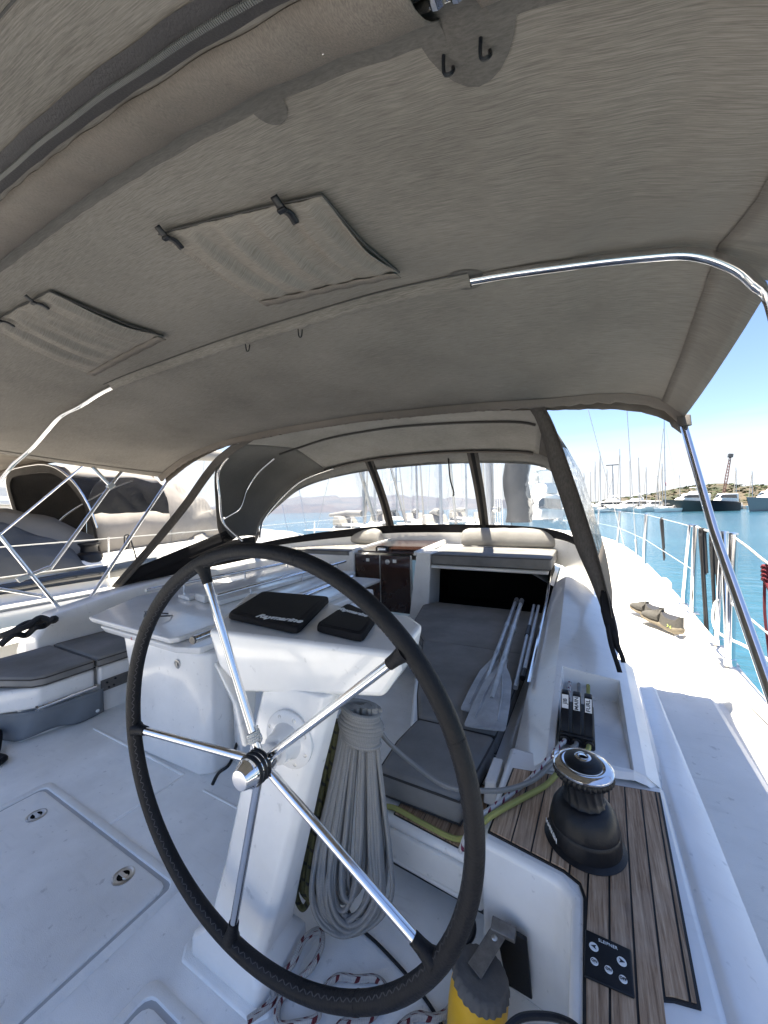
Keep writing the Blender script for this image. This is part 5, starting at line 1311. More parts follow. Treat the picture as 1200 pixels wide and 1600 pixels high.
rowsA = loft_rows(aP, aB, 6, .006)[:-1] + loft_rows(aB, aT, 6, .006)
iD = min(range(NS), key=lambda i: abs(aP[i].x + 2.62) + (10 if aP[i].z < 2 else 0))
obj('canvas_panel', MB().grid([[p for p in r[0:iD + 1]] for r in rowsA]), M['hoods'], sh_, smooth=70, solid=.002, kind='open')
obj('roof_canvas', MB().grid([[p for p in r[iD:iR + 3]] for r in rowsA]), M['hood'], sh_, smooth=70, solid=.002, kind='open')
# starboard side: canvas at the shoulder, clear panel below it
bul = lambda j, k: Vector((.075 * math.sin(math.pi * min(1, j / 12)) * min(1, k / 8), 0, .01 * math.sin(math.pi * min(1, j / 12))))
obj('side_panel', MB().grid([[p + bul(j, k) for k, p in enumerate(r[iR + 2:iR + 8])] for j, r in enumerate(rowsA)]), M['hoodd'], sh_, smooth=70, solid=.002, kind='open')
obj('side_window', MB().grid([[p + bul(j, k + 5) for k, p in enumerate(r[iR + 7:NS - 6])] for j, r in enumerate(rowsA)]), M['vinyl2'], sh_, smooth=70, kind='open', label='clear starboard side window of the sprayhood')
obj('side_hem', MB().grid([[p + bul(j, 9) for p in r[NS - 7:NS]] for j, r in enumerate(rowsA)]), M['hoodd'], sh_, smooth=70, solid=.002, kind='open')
# aft edge: broad canvas band that runs round the arch and down as legs
rows = []
for i in range(NS):
    p = aA[i]; d = (aA[min(i + 1, NS - 1)] - aA[max(i - 1, 0)]).normalized()
    n_ = Vector((0, -1, 0)); inn = d.cross(n_); inn.normalize()
    if inn.z > 0 and .2 < i / NS < .75: inn = -inn
    leg = max(0, (i - iR) / (NS - iR))
    w = (.034 + .052 * min(1, leg * 2.5)) * (1 - .75 * max(0, leg - .7) / .3) + (.010 if i < 25 else 0)
    fwd = Vector((0, .03, 0))
    if i >= iR - 2:
        inn = Vector((-.94, 0, -.34)).lerp(Vector((-.99, 0, -.1)), leg).normalized() if i > iR + 1 else inn
    rows.append([p + Vector((0, -.032, .016)), p, p + inn * w * .5 + Vector((0, .004, 0)), p + inn * w + Vector((0, .012, 0))])
obj('aft_band', MB().grid(rows), M['hoodd'], sh_, smooth=70, solid=.004, kind='open')
obj('leg_flap', MB().loft([[(.055, 2.195, 1.14), (.10, 2.195, 1.12), (.10, 2.215, 1.12), (.055, 2.215, 1.14)], [(.050, 2.17, 1.0), (.125, 2.17, .97), (.125, 2.20, .97), (.05, 2.20, 1.0)], [(.085, 2.12, .90), (.145, 2.12, .87), (.14, 2.15, .87), (.09, 2.15, .90)], [(.120, 2.09, .83), (.135, 2.09, .825), (.135, 2.10, .825), (.12, 2.10, .83)]]), M['flap'], sh_, smooth=50, sub=1)
for p in ([(.085, 2.14, .955), (.098, 2.09, .87), (.118, 2.06, .80), (.128, 2.03, .765)], [(.105, 2.13, .93), (.128, 2.10, .86), (.142, 2.09, .82), (.147, 2.08, .795)]):
    q = spline(p, 5); obj('hanging_strap', MB().grid([[v + Vector((-.010, 0, 0)), v + Vector((.010, .006, 0))] for v in q]), M['flap'], sh_, smooth=60, solid=.003, kind='open')
# port wing: clear window with black canvas below
wA = [aA[i] for i in range(NS) if aA[i].z < 2.02 and aA[i].x < -2.9]
wP = [aP[i] for i in range(NS) if aP[i].z < 2.02 and aP[i].x < -2.9]
wA, wP = resample(wA, 24), resample(wP, 24)
wg = [[a.lerp(b, t) for t in (0, .08, .16, .3, .5, .7, .84, .92, 1)] for a, b in zip(wA, wP)]
obj('wing_window', MB().grid([r[1:8] for r in wg[2:22]]), M['vinyl2'], sh_, smooth=70, kind='open', label='clear triangular port window of the sprayhood')
obj('wing_border', MB().grid([r[0:2] for r in wg]), M['flap'], sh_, smooth=70, solid=.004, kind='open')
obj('wing_border', MB().grid([r[7:9] for r in wg]), M['hoodd'], sh_, smooth=70, solid=.003, kind='open')
obj('wing_border', MB().grid([r for r in wg[21:24]]), M['flap'], sh_, smooth=70, solid=.003, kind='open')
obj('wing_skirt', MB().grid([r for r in wg[0:4]]), M['flap'], sh_, smooth=70, solid=.003, kind='open')
obj('wing_skirt', MB().grid([[(-3.70, 1.76, .90), (-3.50, 2.2, .97), (-3.42, 2.7, 1.0), (-3.40, 3.1, 1.02)], [(-3.60, 1.95, 1.06), (-3.40, 2.3, 1.14), (-3.28, 2.65, 1.26), (-3.31, 3.0, 1.28)]]), M['flap'], sh_, smooth=70, solid=.003, kind='open')
# front: windows between canvas posts, black sill band
aW = resample(spline(SCR, 8), NS)
aW = [p + Vector((0, -.015, .0)) for p in aW]
TT = resample(aT, NS)
fr_ = [[a.lerp(b, t) + Vector((0, .05 * math.sin(math.pi * t), 0)) for t in [k / 10 for k in range(11)]] for a, b in zip(TT, aW)]
def near(x): return min(range(NS), key=lambda i: abs(fr_[i][0].x - x) + (10 if fr_[i][0].z < 1.9 else 0))
j1, j2 = near(-2.16), near(-.94)
M['post'] = M['hoodd']
for nm, ia, ib in (('port_window', 3, j1), ('centre_window', j1, j2), ('starboard_window', j2, NS - 4)):
    obj('window', MB().grid([r[1:10] for r in fr_[ia:ib + 1]]), M['vinyl'], sh_, smooth=70, kind='open', label={'port_window': 'left clear window of the sprayhood front', 'centre_window': 'middle clear window of the sprayhood front', 'starboard_window': 'right clear window of the sprayhood front'}[nm])
obj('top_border', MB().grid([[r[0] + Vector((0, 0, .004)), r[1] + Vector((0, .004, 0)), r[1].lerp(r[2], .25) + Vector((0, .004, 0))] for r in fr_]), M['hood'], sh_, smooth=70, solid=.004, kind='open')
obj('sill_band', MB().grid([[r[9].lerp(r[10], .1) - Vector((0, .006, 0)), r[10] + Vector((0, -.006, .0)), r[10] + Vector((0, .01, -.03))] for r in fr_]), M['flap'], sh_, smooth=70, solid=.005, kind='open')
def post(i, w, m, name, off):
    rows = []
    for k in range(11):
        c = fr_[i][k]; t = (fr_[min(i + 2, NS - 1)][k] - fr_[max(i - 2, 0)][k]).normalized()
        n_ = Vector((0, -1, .3)).normalized()
        rows.append([c - t * w + n_ * off, c + n_ * (off + .003), c + t * w + n_ * off])
    obj(name, MB().grid(rows), m, sh_, smooth=70, solid=.004, kind='open')
for i in (j1, j2):
    post(i, .055, M['hoodd'], 'window_post', .008); post(i, .020, M['flap'], 'zip_cover', .016)
post(2, .05, M['hoodd'], 'window_post', .006); post(NS - 3, .05, M['hoodd'], 'window_post', .006)
# tubes and seams inside
def along(P, off, i0, i1): return [P[i] + Vector(off) for i in range(i0, i1)]
obj('bow_tube', MB().tube(spline([(-2.83, 2.285, 2.055), (-3.03, 2.33, 1.93), (-3.06, 2.36, 1.72), (-3.09, 2.42, 1.46), (-2.98, 2.55, 1.27)], 6), .0115, 10), M['steel'], sh_, smooth=60)
ip = [i for i in range(NS) if aB[i].x < -2.93 and aB[i].z > 1.5]
obj('bow_tube', MB().tube(spline([(-3.05, 2.40, 1.50), (-3.14, 2.66, 1.60), (-3.19, 2.80, 1.80), (-3.12, 2.90, 1.98), (-2.93, 2.95, 2.125)], 6), .0115, 10), M['steel'], sh_, smooth=60)
obj('bow_tube', MB().tube(spline([(-3.25, 3.02, 1.26), (-3.29, 3.12, 1.46), (-3.26, 3.36, 1.70), (-3.10, 3.50, 1.89), (-2.90, 3.56, 1.985), (-2.60, 3.57, 2.05)], 6), .0115, 10), M['steel'], sh_, smooth=60)
obj('seam_cord', MB().tube([p + Vector((0, 0, -.010)) for p in aB[22:iR + 2]], .011, 6), M['seam'], sh_, smooth=60)
obj('seam_cord', MB().tube([p + Vector((0, -.01, -.010)) for p in aT[26:iR + 2]], .013, 6), M['bim2'], sh_, smooth=60)
obj('seam_cord', MB().tube([p + Vector((0, -.022, -.006)) for p in aT[26:iR + 2]], .006, 6), M['seam'], sh_, smooth=60)
for x, L in ((-2.08, .30), (-1.20, .36)):
    i = near(x); p = fr_[i][1]
    obj('window_tie', MB().tube(spline([p + Vector((0, -.03, .03)), p + Vector((.01, -.02, -L * .5)), p + Vector((.04, .0, -L * .9)), p + Vector((.03, .0, -L))], 5), .008 if x > -1.5 else .004, 6), M['flap'], sh_)

# ------------------------------------------------------------------ side deck: shoes, stanchions, lines
def shoe(toe, heel, z, label, tilt=.045):
    A0, B0 = Vector((*toe, z + tilt)), Vector((*heel, z)); d = (B0 - A0); L = d.length; d.normalize(); w = Vector((-d.y, d.x, 0)).normalized(); u = d.cross(w); u = u if u.z > 0 else -u
    t = thing('shoe', label, 'shoe', (A0 + B0) / 2, 'pair of shoes on the deck')
    def sect(q, hw, h0, h1, n=16, pinch=1.0):
        c = A0 + d * (L * q); o = []
        for k in range(n):
            a = 2 * math.pi * k / n; cs, sn = math.cos(a), math.sin(a)
            hh = (h1 - h0) / 2; o.append(c + w * hw * (abs(cs) ** .7) * (1 if cs > 0 else -1) * (pinch if sn > .3 else 1) + u * ((h0 + h1) / 2 + hh * (abs(sn) ** .8) * (1 if sn > 0 else -1)))
        return o
    K = L / .29
    so3 = [(0, .016, .012, .026), (.03, .030, .004, .030), (.12, .042, .0, .028), (.3, .047, .0, .028), (.5, .038, .002, .034), (.75, .038, .0, .044), (.92, .037, .002, .052), (1.0, .020, .016, .056), (1.03, .008, .026, .05)]
    obj('midsole', MB().loft([sect(q, hw * K, a * K, b * K) for q, hw, a, b in so3]), M['sole'], t, smooth=60)
    up_ = [(.01, .014, .02, .036, 1), (.05, .032, .02, .048, .9), (.15, .041, .02, .062, .85), (.3, .044, .02, .080, .72), (.42, .040, .025, .098, .55), (.5, .037, .03, .108, .5)]
    obj('upper', MB().loft([sect(q, hw * K, a * K, b * K, pinch=p) for q, hw, a, b, p in up_]), M['shoe'], t, smooth=70)
    # heel part: an open collar
    outer, inner = [], []
    n = 22
    low, top, inn, bot = [], [], [], []
    for k in range(n):
        a = 2 * math.pi * k / n; q = .735 + .285 * math.cos(a); cw_ = .038 * math.sin(a)
        hh = .098 - .016 * math.sin((q - .45) / .57 * math.pi) + (.022 if math.cos(a) > .8 else 0)
        c = A0 + d * (L * q)
        low.append(c + w * cw_ * K + u * .03 * K); top.append(c + w * cw_ * .78 * K + u * hh * K - d * .008 * math.cos(a))
        inn.append(c + w * cw_ * .62 * K + u * (hh - .006) * K - d * .018 * math.cos(a)); bot.append(c + w * cw_ * .55 * K + u * .045 * K - d * .03 * math.cos(a))
    obj('heel_collar', MB().loft([low, [a.lerp(b, .5) + (a - b) * 0 for a, b in zip(low, top)], top, inn], cap=False), M['shoe'], t, smooth=70)
    obj('lining', MB().loft([inn, bot], cap=True), M['ink'], t, smooth=70)
    for q in (.26, .32, .38, .44):
        h = np.interp(q, [x[0] for x in up_], [x[3] for x in up_])
        c = A0 + d * (L * q) + u * (h * K + .001)
        obj('lace', MB().tube([c - w * .020 * K - u * .006, c + u * .002, c + w * .020 * K - u * .006 + d * .01], .0025, 5), M['shoe'], t)
    for k, q in enumerate((.80, .86)):
        c = A0 + d * (L * q) - w * .0385 * K + u * .045 * K
        c2 = A0 + d * (L * q) + w * .0385 * K + u * .045 * K
        for cc in (c, c2):
            obj('side_print', MB().tube(spline([cc + d * .006 + u * .009, cc - d * .002 + u * .002, cc - d * .002 - u * .002, cc + d * .006 - u * .009], 4) if k else spline([cc - d * .006 + u * .009, cc + d * .002 + u * .002, cc + d * .002 - u * .002, cc - d * .006 - u * .009], 4), .0016, 4), M['lime2'], t)
    return t
shoe((.385, 3.52), (.570, 3.235), .618, 'grey running shoe with tan sole, nearer one of the pair')
shoe((.335, 3.78), (.500, 3.50), .618, 'grey running shoe half hidden behind its mate')

stg = 'stanchions along the starboard rail'
def stanchion(b, t, label, r=.0125, plate=True):
    o = thing('stanchion', label, 'stanchion', b, stg); B_, T_ = Vector(b), Vector(t); d = (T_ - B_).normalized()
    obj('post', MB().tube([B_, T_], r, 12), M['steel'], o, smooth=60)
    obj('cap', MB().lathe([(.001, 0), (r * 1.15, 0), (r * 1.1, .008), (.001, .012)], T_, d, 12), M['steel'], o, smooth=60)
    if plate:
        obj('base_plate', MB().box((B_.x - .040, B_.y - .05, B_.z - .004), (B_.x + .040, B_.y + .05, B_.z + .006)), M['steel2'], o, bevel=.004)
        obj('base_socket', MB().tube([B_, B_ + d * .05], r * 1.3, 12), M['steel'], o, smooth=60)
    return o
stanchion((.698, 2.745, .618), (.720, 2.740, 1.367), 'aft gate stanchion, nearest to the camera', .021)
stanchion((.712, 2.83, .618), (.742, 2.99, 1.352), 'leaning brace of the aft gate stanchion', .014)
stanchion((.735, 3.109, .622), (.772, 3.100, 1.354), 'tall steel stanchion beside the aft gate post carrying a white line', .021)
stanchion((.768, 3.922, .630), (.796, 3.917, 1.354), 'nearer post of the forward gate pair', .019)
stanchion((.760, 4.21, .634), (.800, 4.10, 1.351), 'farther leaning post of the forward gate pair', .019)
stanchion((.732, 6.54, .660), (.775, 6.533, 1.395), 'single stanchion at the middle of the starboard rail', .024)
stanchion((.585, 9.293, .690), (.640, 9.289, 1.40), 'far stanchion near the bow', .026)
stanchion((.27, 11.3, .715), (.31, 11.3, 1.42), 'farthest stanchion beside the bow rail', .024)
ll = thing('lifeline', 'upper steel wire lifeline running from the forward gate to the bow', 'lifeline', (.78, 6, 1.35))
obj('wire', MB().tube([(.797, 4.0, 1.345), (.775, 6.533, 1.388), (.640, 9.289, 1.392), (.31, 11.3, 1.41), (-1.0, 13.6, 1.45)], .003, 6), M['wire'], ll)
ll2 = thing('lifeline', 'lower steel wire lifeline from the forward gate to the bow', 'lifeline', (.76, 6, 1.0))
obj('wire', MB().tube([(.783, 4.0, .985), (.753, 6.533, 1.03), (.612, 9.289, 1.05), (.29, 11.3, 1.06), (-1.0, 13.6, 1.1)], .0028, 6), M['wire'], ll2)
ll3 = thing('lifeline', 'white covered lifeline from the aft gate post down to the stern', 'lifeline', (.71, 2.0, 1.3))
obj('wire', MB().tube(spline([(.722, 2.74, 1.352), (.712, 2.5, 1.318), (.70, 2.2, 1.27), (.69, 1.8, 1.245), (.66, 1.0, 1.25)], 5), .0055, 8), M['whiterope'], ll3)
obj('lower_wire', MB().tube(spline([(.705, 2.75, .985), (.70, 2.2, .96), (.69, 1.8, .945), (.66, 1.0, .95)], 5), .0048, 8), M['whiterope'], ll3)
shr = thing('shroud', 'steel cap shroud wire rising from its turnbuckle at the rail', 'shroud', (.74, 7.49, .66))
obj('wire', MB().tube([(.742, 7.49, .67), (.50, 7.48, 6.6)], .0065, 6), M['steel2'], shr)
obj('turnbuckle', MB().tube([(.742, 7.49, .67), (.735, 7.49, .95)], .016, 8), M['steel'], shr)
sh2 = thing('shroud', 'thinner inner shroud leaning in towards the mast', 'shroud', (.62, 7.8, .68))
obj('wire', MB().tube([(.62, 7.8, .68), (-.40, 7.6, 5.5)], .0055, 6), M['steel2'], sh2)
# ropes hanging on the rail
def hang(name, m, x, y, ztop, zbot, n, r, label, cat='rope', wid=.03, seed=1):
    rr = random.Random(seed); t = thing(name, label, cat, (x, y, zbot), 'ropes hanging on the starboard rail')
    for k in range(n):
        o = (k - (n - 1) / 2) * .045
        zb_ = zbot + rr.uniform(0, .25)
        obj('rope_fall', MB().tube(spline([(x + .012, y + o, ztop - .25 - .1 * rr.random()), (x + .004, y + o, ztop - .05), (x, y + o, ztop + .012), (x - .010, y + o + .01, ztop - .04), (x + .01 * rr.random(), y + o + .02 + wid * rr.random(), (ztop + zb_) / 2), (x + .02, y + o + .03, zb_)], 5), r, 7), m, t, smooth=80)
    return t
hang('hanging_rope', M['blackrope'], .790, 5.40, 1.362, .66, 2, .0085, 'dark rope looped over the lifeline ahead of the forward gate', seed=2)
hang('hanging_rope', M['blackrope'], .800, 3.72, 1.33, .30, 3, .0075, 'thick black fender ropes tied between the two gate pairs', seed=5)
hang('hanging_rope', M['blackrope'], .795, 3.42, 1.31, .10, 2, .010, 'black webbing and rope bundle just ahead of the aft gate post', seed=8)
kn = MB()
for c, s in (((.80, 3.72, 1.31), 1), ((.797, 3.44, 1.28), .9), ((.797, 3.44, 1.24), .8)):
    kn.tube([Vector(c) + Vector((math.sin(3 * t) * .012, math.cos(t) * .026 * s, math.sin(t) * .030 * s)) for t in [2 * math.pi * j / 20 for j in range(20)]], .011, 6, closed=True)
solo('fender_knot', kn, M['blackrope'], 'black knots where the fender ropes are hitched to the rail', 'knot', smooth=80)
rope('gate_line', M['whiterope'], [(.772, 3.10, 1.345), (.79, 3.3, 1.34), (.80, 3.6, 1.335), (.797, 3.917, 1.35)], .008, 'slack white line across the gate opening')
rope('gate_line', M['whiterope'], [(.748, 3.10, .93), (.715, 3.08, .90), (.690, 3.02, .82), (.690, 2.95, .765), (.705, 2.80, .765), (.705, 2.6, .80), (.70, 2.3, .84), (.69, 2.0, .86)], .0075, 'white rope sagging in a loop round the gate posts')
rope('hanging_rope', M['redrope'], [(.703, 2.28, 1.20), (.700, 2.275, 1.05), (.708, 2.27, .9), (.716, 2.265, .75), (.725, 2.26, .5)], .0055, 'red rope hanging from a bow knot on the white lifeline')
kn = MB()
for k in range(4):
    kn.tube([Vector((.703, 2.27, 1.255 - .018 * k)) + Vector((.010 * math.cos(t), .012 * math.sin(t), .006 * math.sin(2 * t))) for t in [2 * math.pi * j / 16 for j in range(16)]], .0065, 6, closed=True)
kn.tube(spline([(.705, 2.26, 1.265), (.72, 2.20, 1.285), (.735, 2.16, 1.275), (.72, 2.19, 1.255), (.705, 2.25, 1.25)], 5), .0055, 6)
kn.tube(spline([(.70, 2.27, 1.2), (.71, 2.24, 1.15), (.715, 2.22, 1.12)], 5), .008, 6)
solo('red_knot', kn, M['redrope'], 'red bow knot tied on the white lifeline', 'knot', smooth=80)
ft = thing('fender_step', 'white rounded fitting on the outer edge of the rail', 'fitting', (.80, 5.0, .64))
obj('fitting_body', MB().loft([[(.74 + .04 * math.cos(t), 4.85 + .02 * math.sin(t), .645 + .02 * math.sin(t)) for t in [2 * math.pi * j / 10 for j in range(10)]], [(.76 + .05 * math.cos(t), 5.0, .665 + .045 * math.sin(t)) for t in [2 * math.pi * j / 10 for j in range(10)]], [(.77 + .045 * math.cos(t), 5.2, .67 + .04 * math.sin(t)) for t in [2 * math.pi * j / 10 for j in range(10)]]]), M['gel'], ft, smooth=70)
solo('fuel_cap', MB().lathe([(.001, 0), (.034, 0), (.034, .004), (.024, .006), (.001, .006)], (.40, 4.55, .643), n=24), M['steel2'], 'round steel filler cap in the starboard deck ahead of the shoes', 'filler cap')
rope('deck_line', M['blackrope'], [(.655, 2.95, .618), (.605, 2.75, .618), (.60, 2.55, .618), (.635, 2.30, .616), (.655, 2.1, .614), (.66, 1.9, .612)], .0022, 'thin dark line lying in a curve on the deck by the aft gate')
# mast, boom and standing gear ahead of the screen
ms = thing('mast', 'our aluminium mast ahead of the sprayhood, halyards against it', 'mast', (-1.66, 7.3, 1.0))
obj('mast_tube', MB().lathe([(.001, 0), (.10, 0), (.10, 12), (.001, 12)], (-1.62, 7.3, .95), n=20, xr=.75), M['mast'], ms, smooth=60)
for k in range(4): obj('halyard', MB().tube([(-1.50 + .05 * k, 7.16 - .02 * k, 1.05), (-1.53 + .02 * k, 7.2, 9)], .006, 5), M['whiterope'], ms)
obj('mast_winch', MB().lathe([(.001, 0), (.06, 0), (.05, .05), (.05, .12), (.001, .12)], (-1.53, 7.25, 1.5), (1, -.6, 0), 14), M['steel2'], ms)
gw = thing('lazy_bag', 'rumpled grey sail bag stowed around the mast base', 'sail bag', (-1.2, 7.2, 1.2))
secs = []
rr = random.Random(9)
for i in range(9):
    z = 1.25 + 1.35 * i / 8; c = (-1.12 + .02 * math.sin(i), 7.35)
    secs.append([(c[0] + (.23 + .02 * math.sin(3 * t + i)) * math.cos(t), c[1] + .20 * math.sin(t) + .02 * math.sin(5 * t + i * 2), z) for t in [2 * math.pi * j / 20 for j in range(20)]])
obj('bag_body', MB().loft(secs), M['tarp'], gw, smooth=70)

# ------------------------------------------------------------------ the yacht lying to port
NB = thing('neighbour_yacht', 'white sailing yacht moored close on the port side, grey sprayhood raised', 'sailing yacht', (-7.3, 3, SEA))
NX_ = -7.45
ny = [-6, -4, -2, 0, 2, 4, 6, 8, 10, 11.5, 12.6, 13.4]
nh = [2.1, 2.2, 2.28, 2.3, 2.3, 2.25, 2.1, 1.8, 1.3, .8, .4, .05]
def nrow(f): return [[(NX_ + sg * (h - a), y, z + .012 * max(0, y - 2)) for sg, a, z in f] for y, h in zip(ny, nh)]
obj('hull', MB().grid(nrow([(1, .25, SEA - .1), (1, .0, .35), (1, -.012, .40), (1, -.012, .56), (1, .0, .60), (-1, .0, .60), (-1, 0, .35), (-1, .25, SEA - .1)])), M['nwhite'], NB, smooth=40)
obj('sheer_stripe', MB().grid([[(NX_ + h + .006, y, .30 + .012 * max(0, y - 2)), (NX_ + h + .008, y, .335 + .012 * max(0, y - 2))] for y, h in zip(ny, nh)]), M['hulls'], NB, smooth=40, solid=.004, kind='open')
obj('toe_rail', MB().tube([(NX_ + h - .03, y, .62 + .012 * max(0, y - 2)) for y, h in zip(ny, nh)], .018, 6), M['mast'], NB, smooth=60)
def ncab(y): return float(np.interp(y, [-2, 1.0, 2.4, 3.4, 5, 7, 9.0], [.84, .90, .98, 1.05, 1.12, 1.06, .66]))
cy_ = [-2, 0, 1.0, 1.8, 2.6, 3.4, 4.2, 5, 6, 7, 8, 9]
rows = []
for y in cy_:
    w = float(np.interp(y, [-2, 5, 9], [1.62, 1.55, .7])); z = ncab(y)
    rows.append([(NX_ + w + .14, y, .60), (NX_ + w + .05, y, z - .10), (NX_ + w - .02, y, z - .03), (NX_ + w - .14, y, z), (NX_, y, z + .06), (NX_ - w + .14, y, z), (NX_ - w - .1, y, .60)])
obj('deckhouse', MB().grid(rows), M['nwhite'], NB, smooth=40)
wy = [.4, 1.0, 1.8, 2.6, 3.3]
obj('cabin_window', MB().grid([[(NX_ + 1.745 + .002 * k, y, zc) for zc, k in ((.70, 1), (ncab(y) - .12, -12))] for y in wy]), M['glassd'], NB, smooth=40, solid=.006, kind='open', label='long dark side window of the neighbouring yacht')
obj('cabin_window', MB().grid([[(NX_ + 1.71, y, zc) for zc in (.76, .86)] for y in (4.2, 5.0, 6.2)]), M['glassd'], NB, solid=.006, kind='open')
# stanchions and wires on its near side
for y in (-1.6, .7, 2.42, 4.6, 6.8, 9.0):
    h = float(np.interp(y, ny, nh)); q = obj('stanchion', MB().tube([(NX_ + h - .09, y, .6), (NX_ + h - .07, y, 1.26 + .01 * y)], .012, 8), M['steel'], NB, smooth=60)
for z in (1.24, .93):
    obj('lifeline', MB().tube([(NX_ + float(np.interp(y, ny, nh)) - .075, y, z + .01 * y) for y in (-3, -1.6, .7, 2.42, 4.6, 6.8, 9, 11, 12.8)], .0065, 6), M['whiterope'], NB, smooth=60)
obj('hanging_rope', MB().tube(spline([(-5.22, 2.60, 1.10), (-5.22, 2.60, 1.27), (-5.21, 2.63, 1.30), (-5.22, 2.66, 1.26), (-5.22, 2.64, 1.12), (-5.21, 2.61, 1.14), (-5.21, 2.65, 1.27), (-5.16, 2.72, .9), (-5.12, 2.76, .4)], 5), .009, 6), M['blackrope'], NB, smooth=60)
wn2 = obj('winch', MB().lathe([(.001, 0), (.17, 0), (.17, .03), (.155, .06), (.15, .10), (.12, .13), (.10, .14), (.095, .20), (.115, .235), (.125, .24), (.125, .262), (.06, .27), (.001, .27)], (-6.02, 2.55, .92), n=28), M['black'], NB, smooth=35)
# tarpaulin covered cockpit
def heap(name, m, x0, x1, y0, y1, zb, zt, seed, label=None):
    rr = random.Random(seed); rows = []
    n1, n2 = 26, 22; ph = [rr.uniform(0, 6.28) for _ in range(10)]
    for i in range(n1 + 1):
        u = i / n1; row = []
        for j in range(n2 + 1):
            v = j / n2; e = (max(0, math.sin(math.pi * u)) ** .45) * (max(0, math.sin(math.pi * v)) ** .45)
            q = .045 * math.sin(7 * u + 5 * v + ph[0]) + .035 * math.sin(15 * u - 6 * v + ph[1]) + .02 * math.sin(27 * v + 11 * u + ph[2]) + .015 * math.sin(40 * u + 10 * v + ph[3])
            row.append((x0 + (x1 - x0) * u + .03 * math.sin(9 * v + ph[4]), y0 + (y1 - y0) * v + .03 * math.sin(11 * u + ph[5]), zb + (zt - zb) * e + q * e))
        rows.append(row)
    return obj(name, MB().grid(rows), m, NB, smooth=70, label=label)
heap('tarpaulin', M['tarp'], -6.6, -5.75, .2, 2.45, .88, 1.46, 3, 'crumpled dark grey tarpaulin over the neighbour cockpit')
heap('tarpaulin', M['tarpw'], -8.6, -6.3, .4, 3.0, 1.0, 1.72, 6, 'pale tarpaulin behind the dark one')
# raised sprayhood: dark inside, window in the near side, canvas apron forward
hx0, hx1 = -8.9, -6.15
def hoop(y, zt, zb, sx=0, n=26, lean=0):
    o = []
    for i in range(n + 1):
        a = math.pi * i / n; c = (hx0 + hx1) / 2; r = (hx1 - hx0) / 2 + sx
        x = c - r * (abs(math.cos(a)) ** .55) * (1 if math.cos(a) > 0 else -1); z = zb + (zt - zb) * (max(0, math.sin(a)) ** .6)
        o.append(Vector((x, y + lean * math.sin(a), z)))
    return o
h0, h1_, h2_ = hoop(2.75, 2.34, 1.0, 0, lean=-.35), hoop(3.75, 2.30, 1.02, .05), hoop(5.3, 1.35, 1.10, -.1)
hr = loft_rows(h0, h1_, 4, .02)
M['apron'] = mat('grey_canvas_apron', (0.22, 0.205, 0.19), 0.85, noise=0.2, nscale=2, bump=0.8, bscale=12)
def fold(rows_, amp):
    o = []
    for j, r in enumerate(rows_):
        o.append([p + Vector((0, 0, amp * (math.sin(i * 1.1 + j * .9) + .6 * math.sin(i * 2.7 - j * 1.7)) * (1 if 0 < j < len(rows_) - 1 else 0))) for i, p in enumerate(r)])
    return o
hr = fold(loft_rows(h0, h1_, 10, .03), .018)
obj('hood_canvas', MB().grid([r[:11] for r in hr]), M['hoodd'], NB, smooth=70, solid=.004, kind='open')  # far half in darker cloth: shade inside the hood put into the colour
obj('hood_canvas', MB().grid([r[10:20] for r in hr]), M['apron'], NB, smooth=70, solid=.004, kind='open')
obj('hood_window', MB().grid([r[19:25] for r in hr]), M['vinyl2'], NB, smooth=70, kind='open')
obj('hood_canvas', MB().grid([r[24:27] for r in hr]), M['apron'], NB, smooth=70, solid=.004, kind='open')
obj('hood_edge', MB().grid([[p, p + Vector((0, -.01, 0)), p + (Vector(((hx0 + hx1) / 2, p.y, 1.4)) - p).normalized() * .13 + Vector((0, .01, 0))] for p in h0]), M['hoodd'], NB, smooth=70, solid=.006, kind='open')
obj('hood_bow', MB().tube(h0[1:-1], .016, 8), M['steel'], NB, smooth=60)
obj('hood_bow', MB().tube([Vector(p) for p in spline([(-8.6, 2.9, 1.05), (-8.2, 3.1, 1.55), (-7.5, 3.4, 1.95), (-6.9, 3.6, 2.15)], 5)], .014, 8), M['steel'], NB, smooth=60)
rows = []
for j in range(15):
    t = j / 14; row = []
    for i, (a, b) in enumerate(zip(h1_, h2_)):
        p = a.lerp(b, t); f = .09 * math.sin(t * 16 + i * 1.3) * math.sin(math.pi * t) + .02 * math.sin(i * 2.3 + t * 23)
        row.append(p + Vector((0, f * .6, f + .10 * math.sin(math.pi * t))))
    rows.append(row)
obj('hood_apron', MB().grid(rows), M['apron'], NB, smooth=70, solid=.004, kind='open')
obj('apron_skirt', MB().grid([[p + Vector((.02, 0, 0)) for p in [r[-1] for r in rows]], [Vector((p.x + .12, p.y, .80)) for p in [r[-1] for r in rows]]]), M['apron'], NB, smooth=70, kind='open', solid=.004)
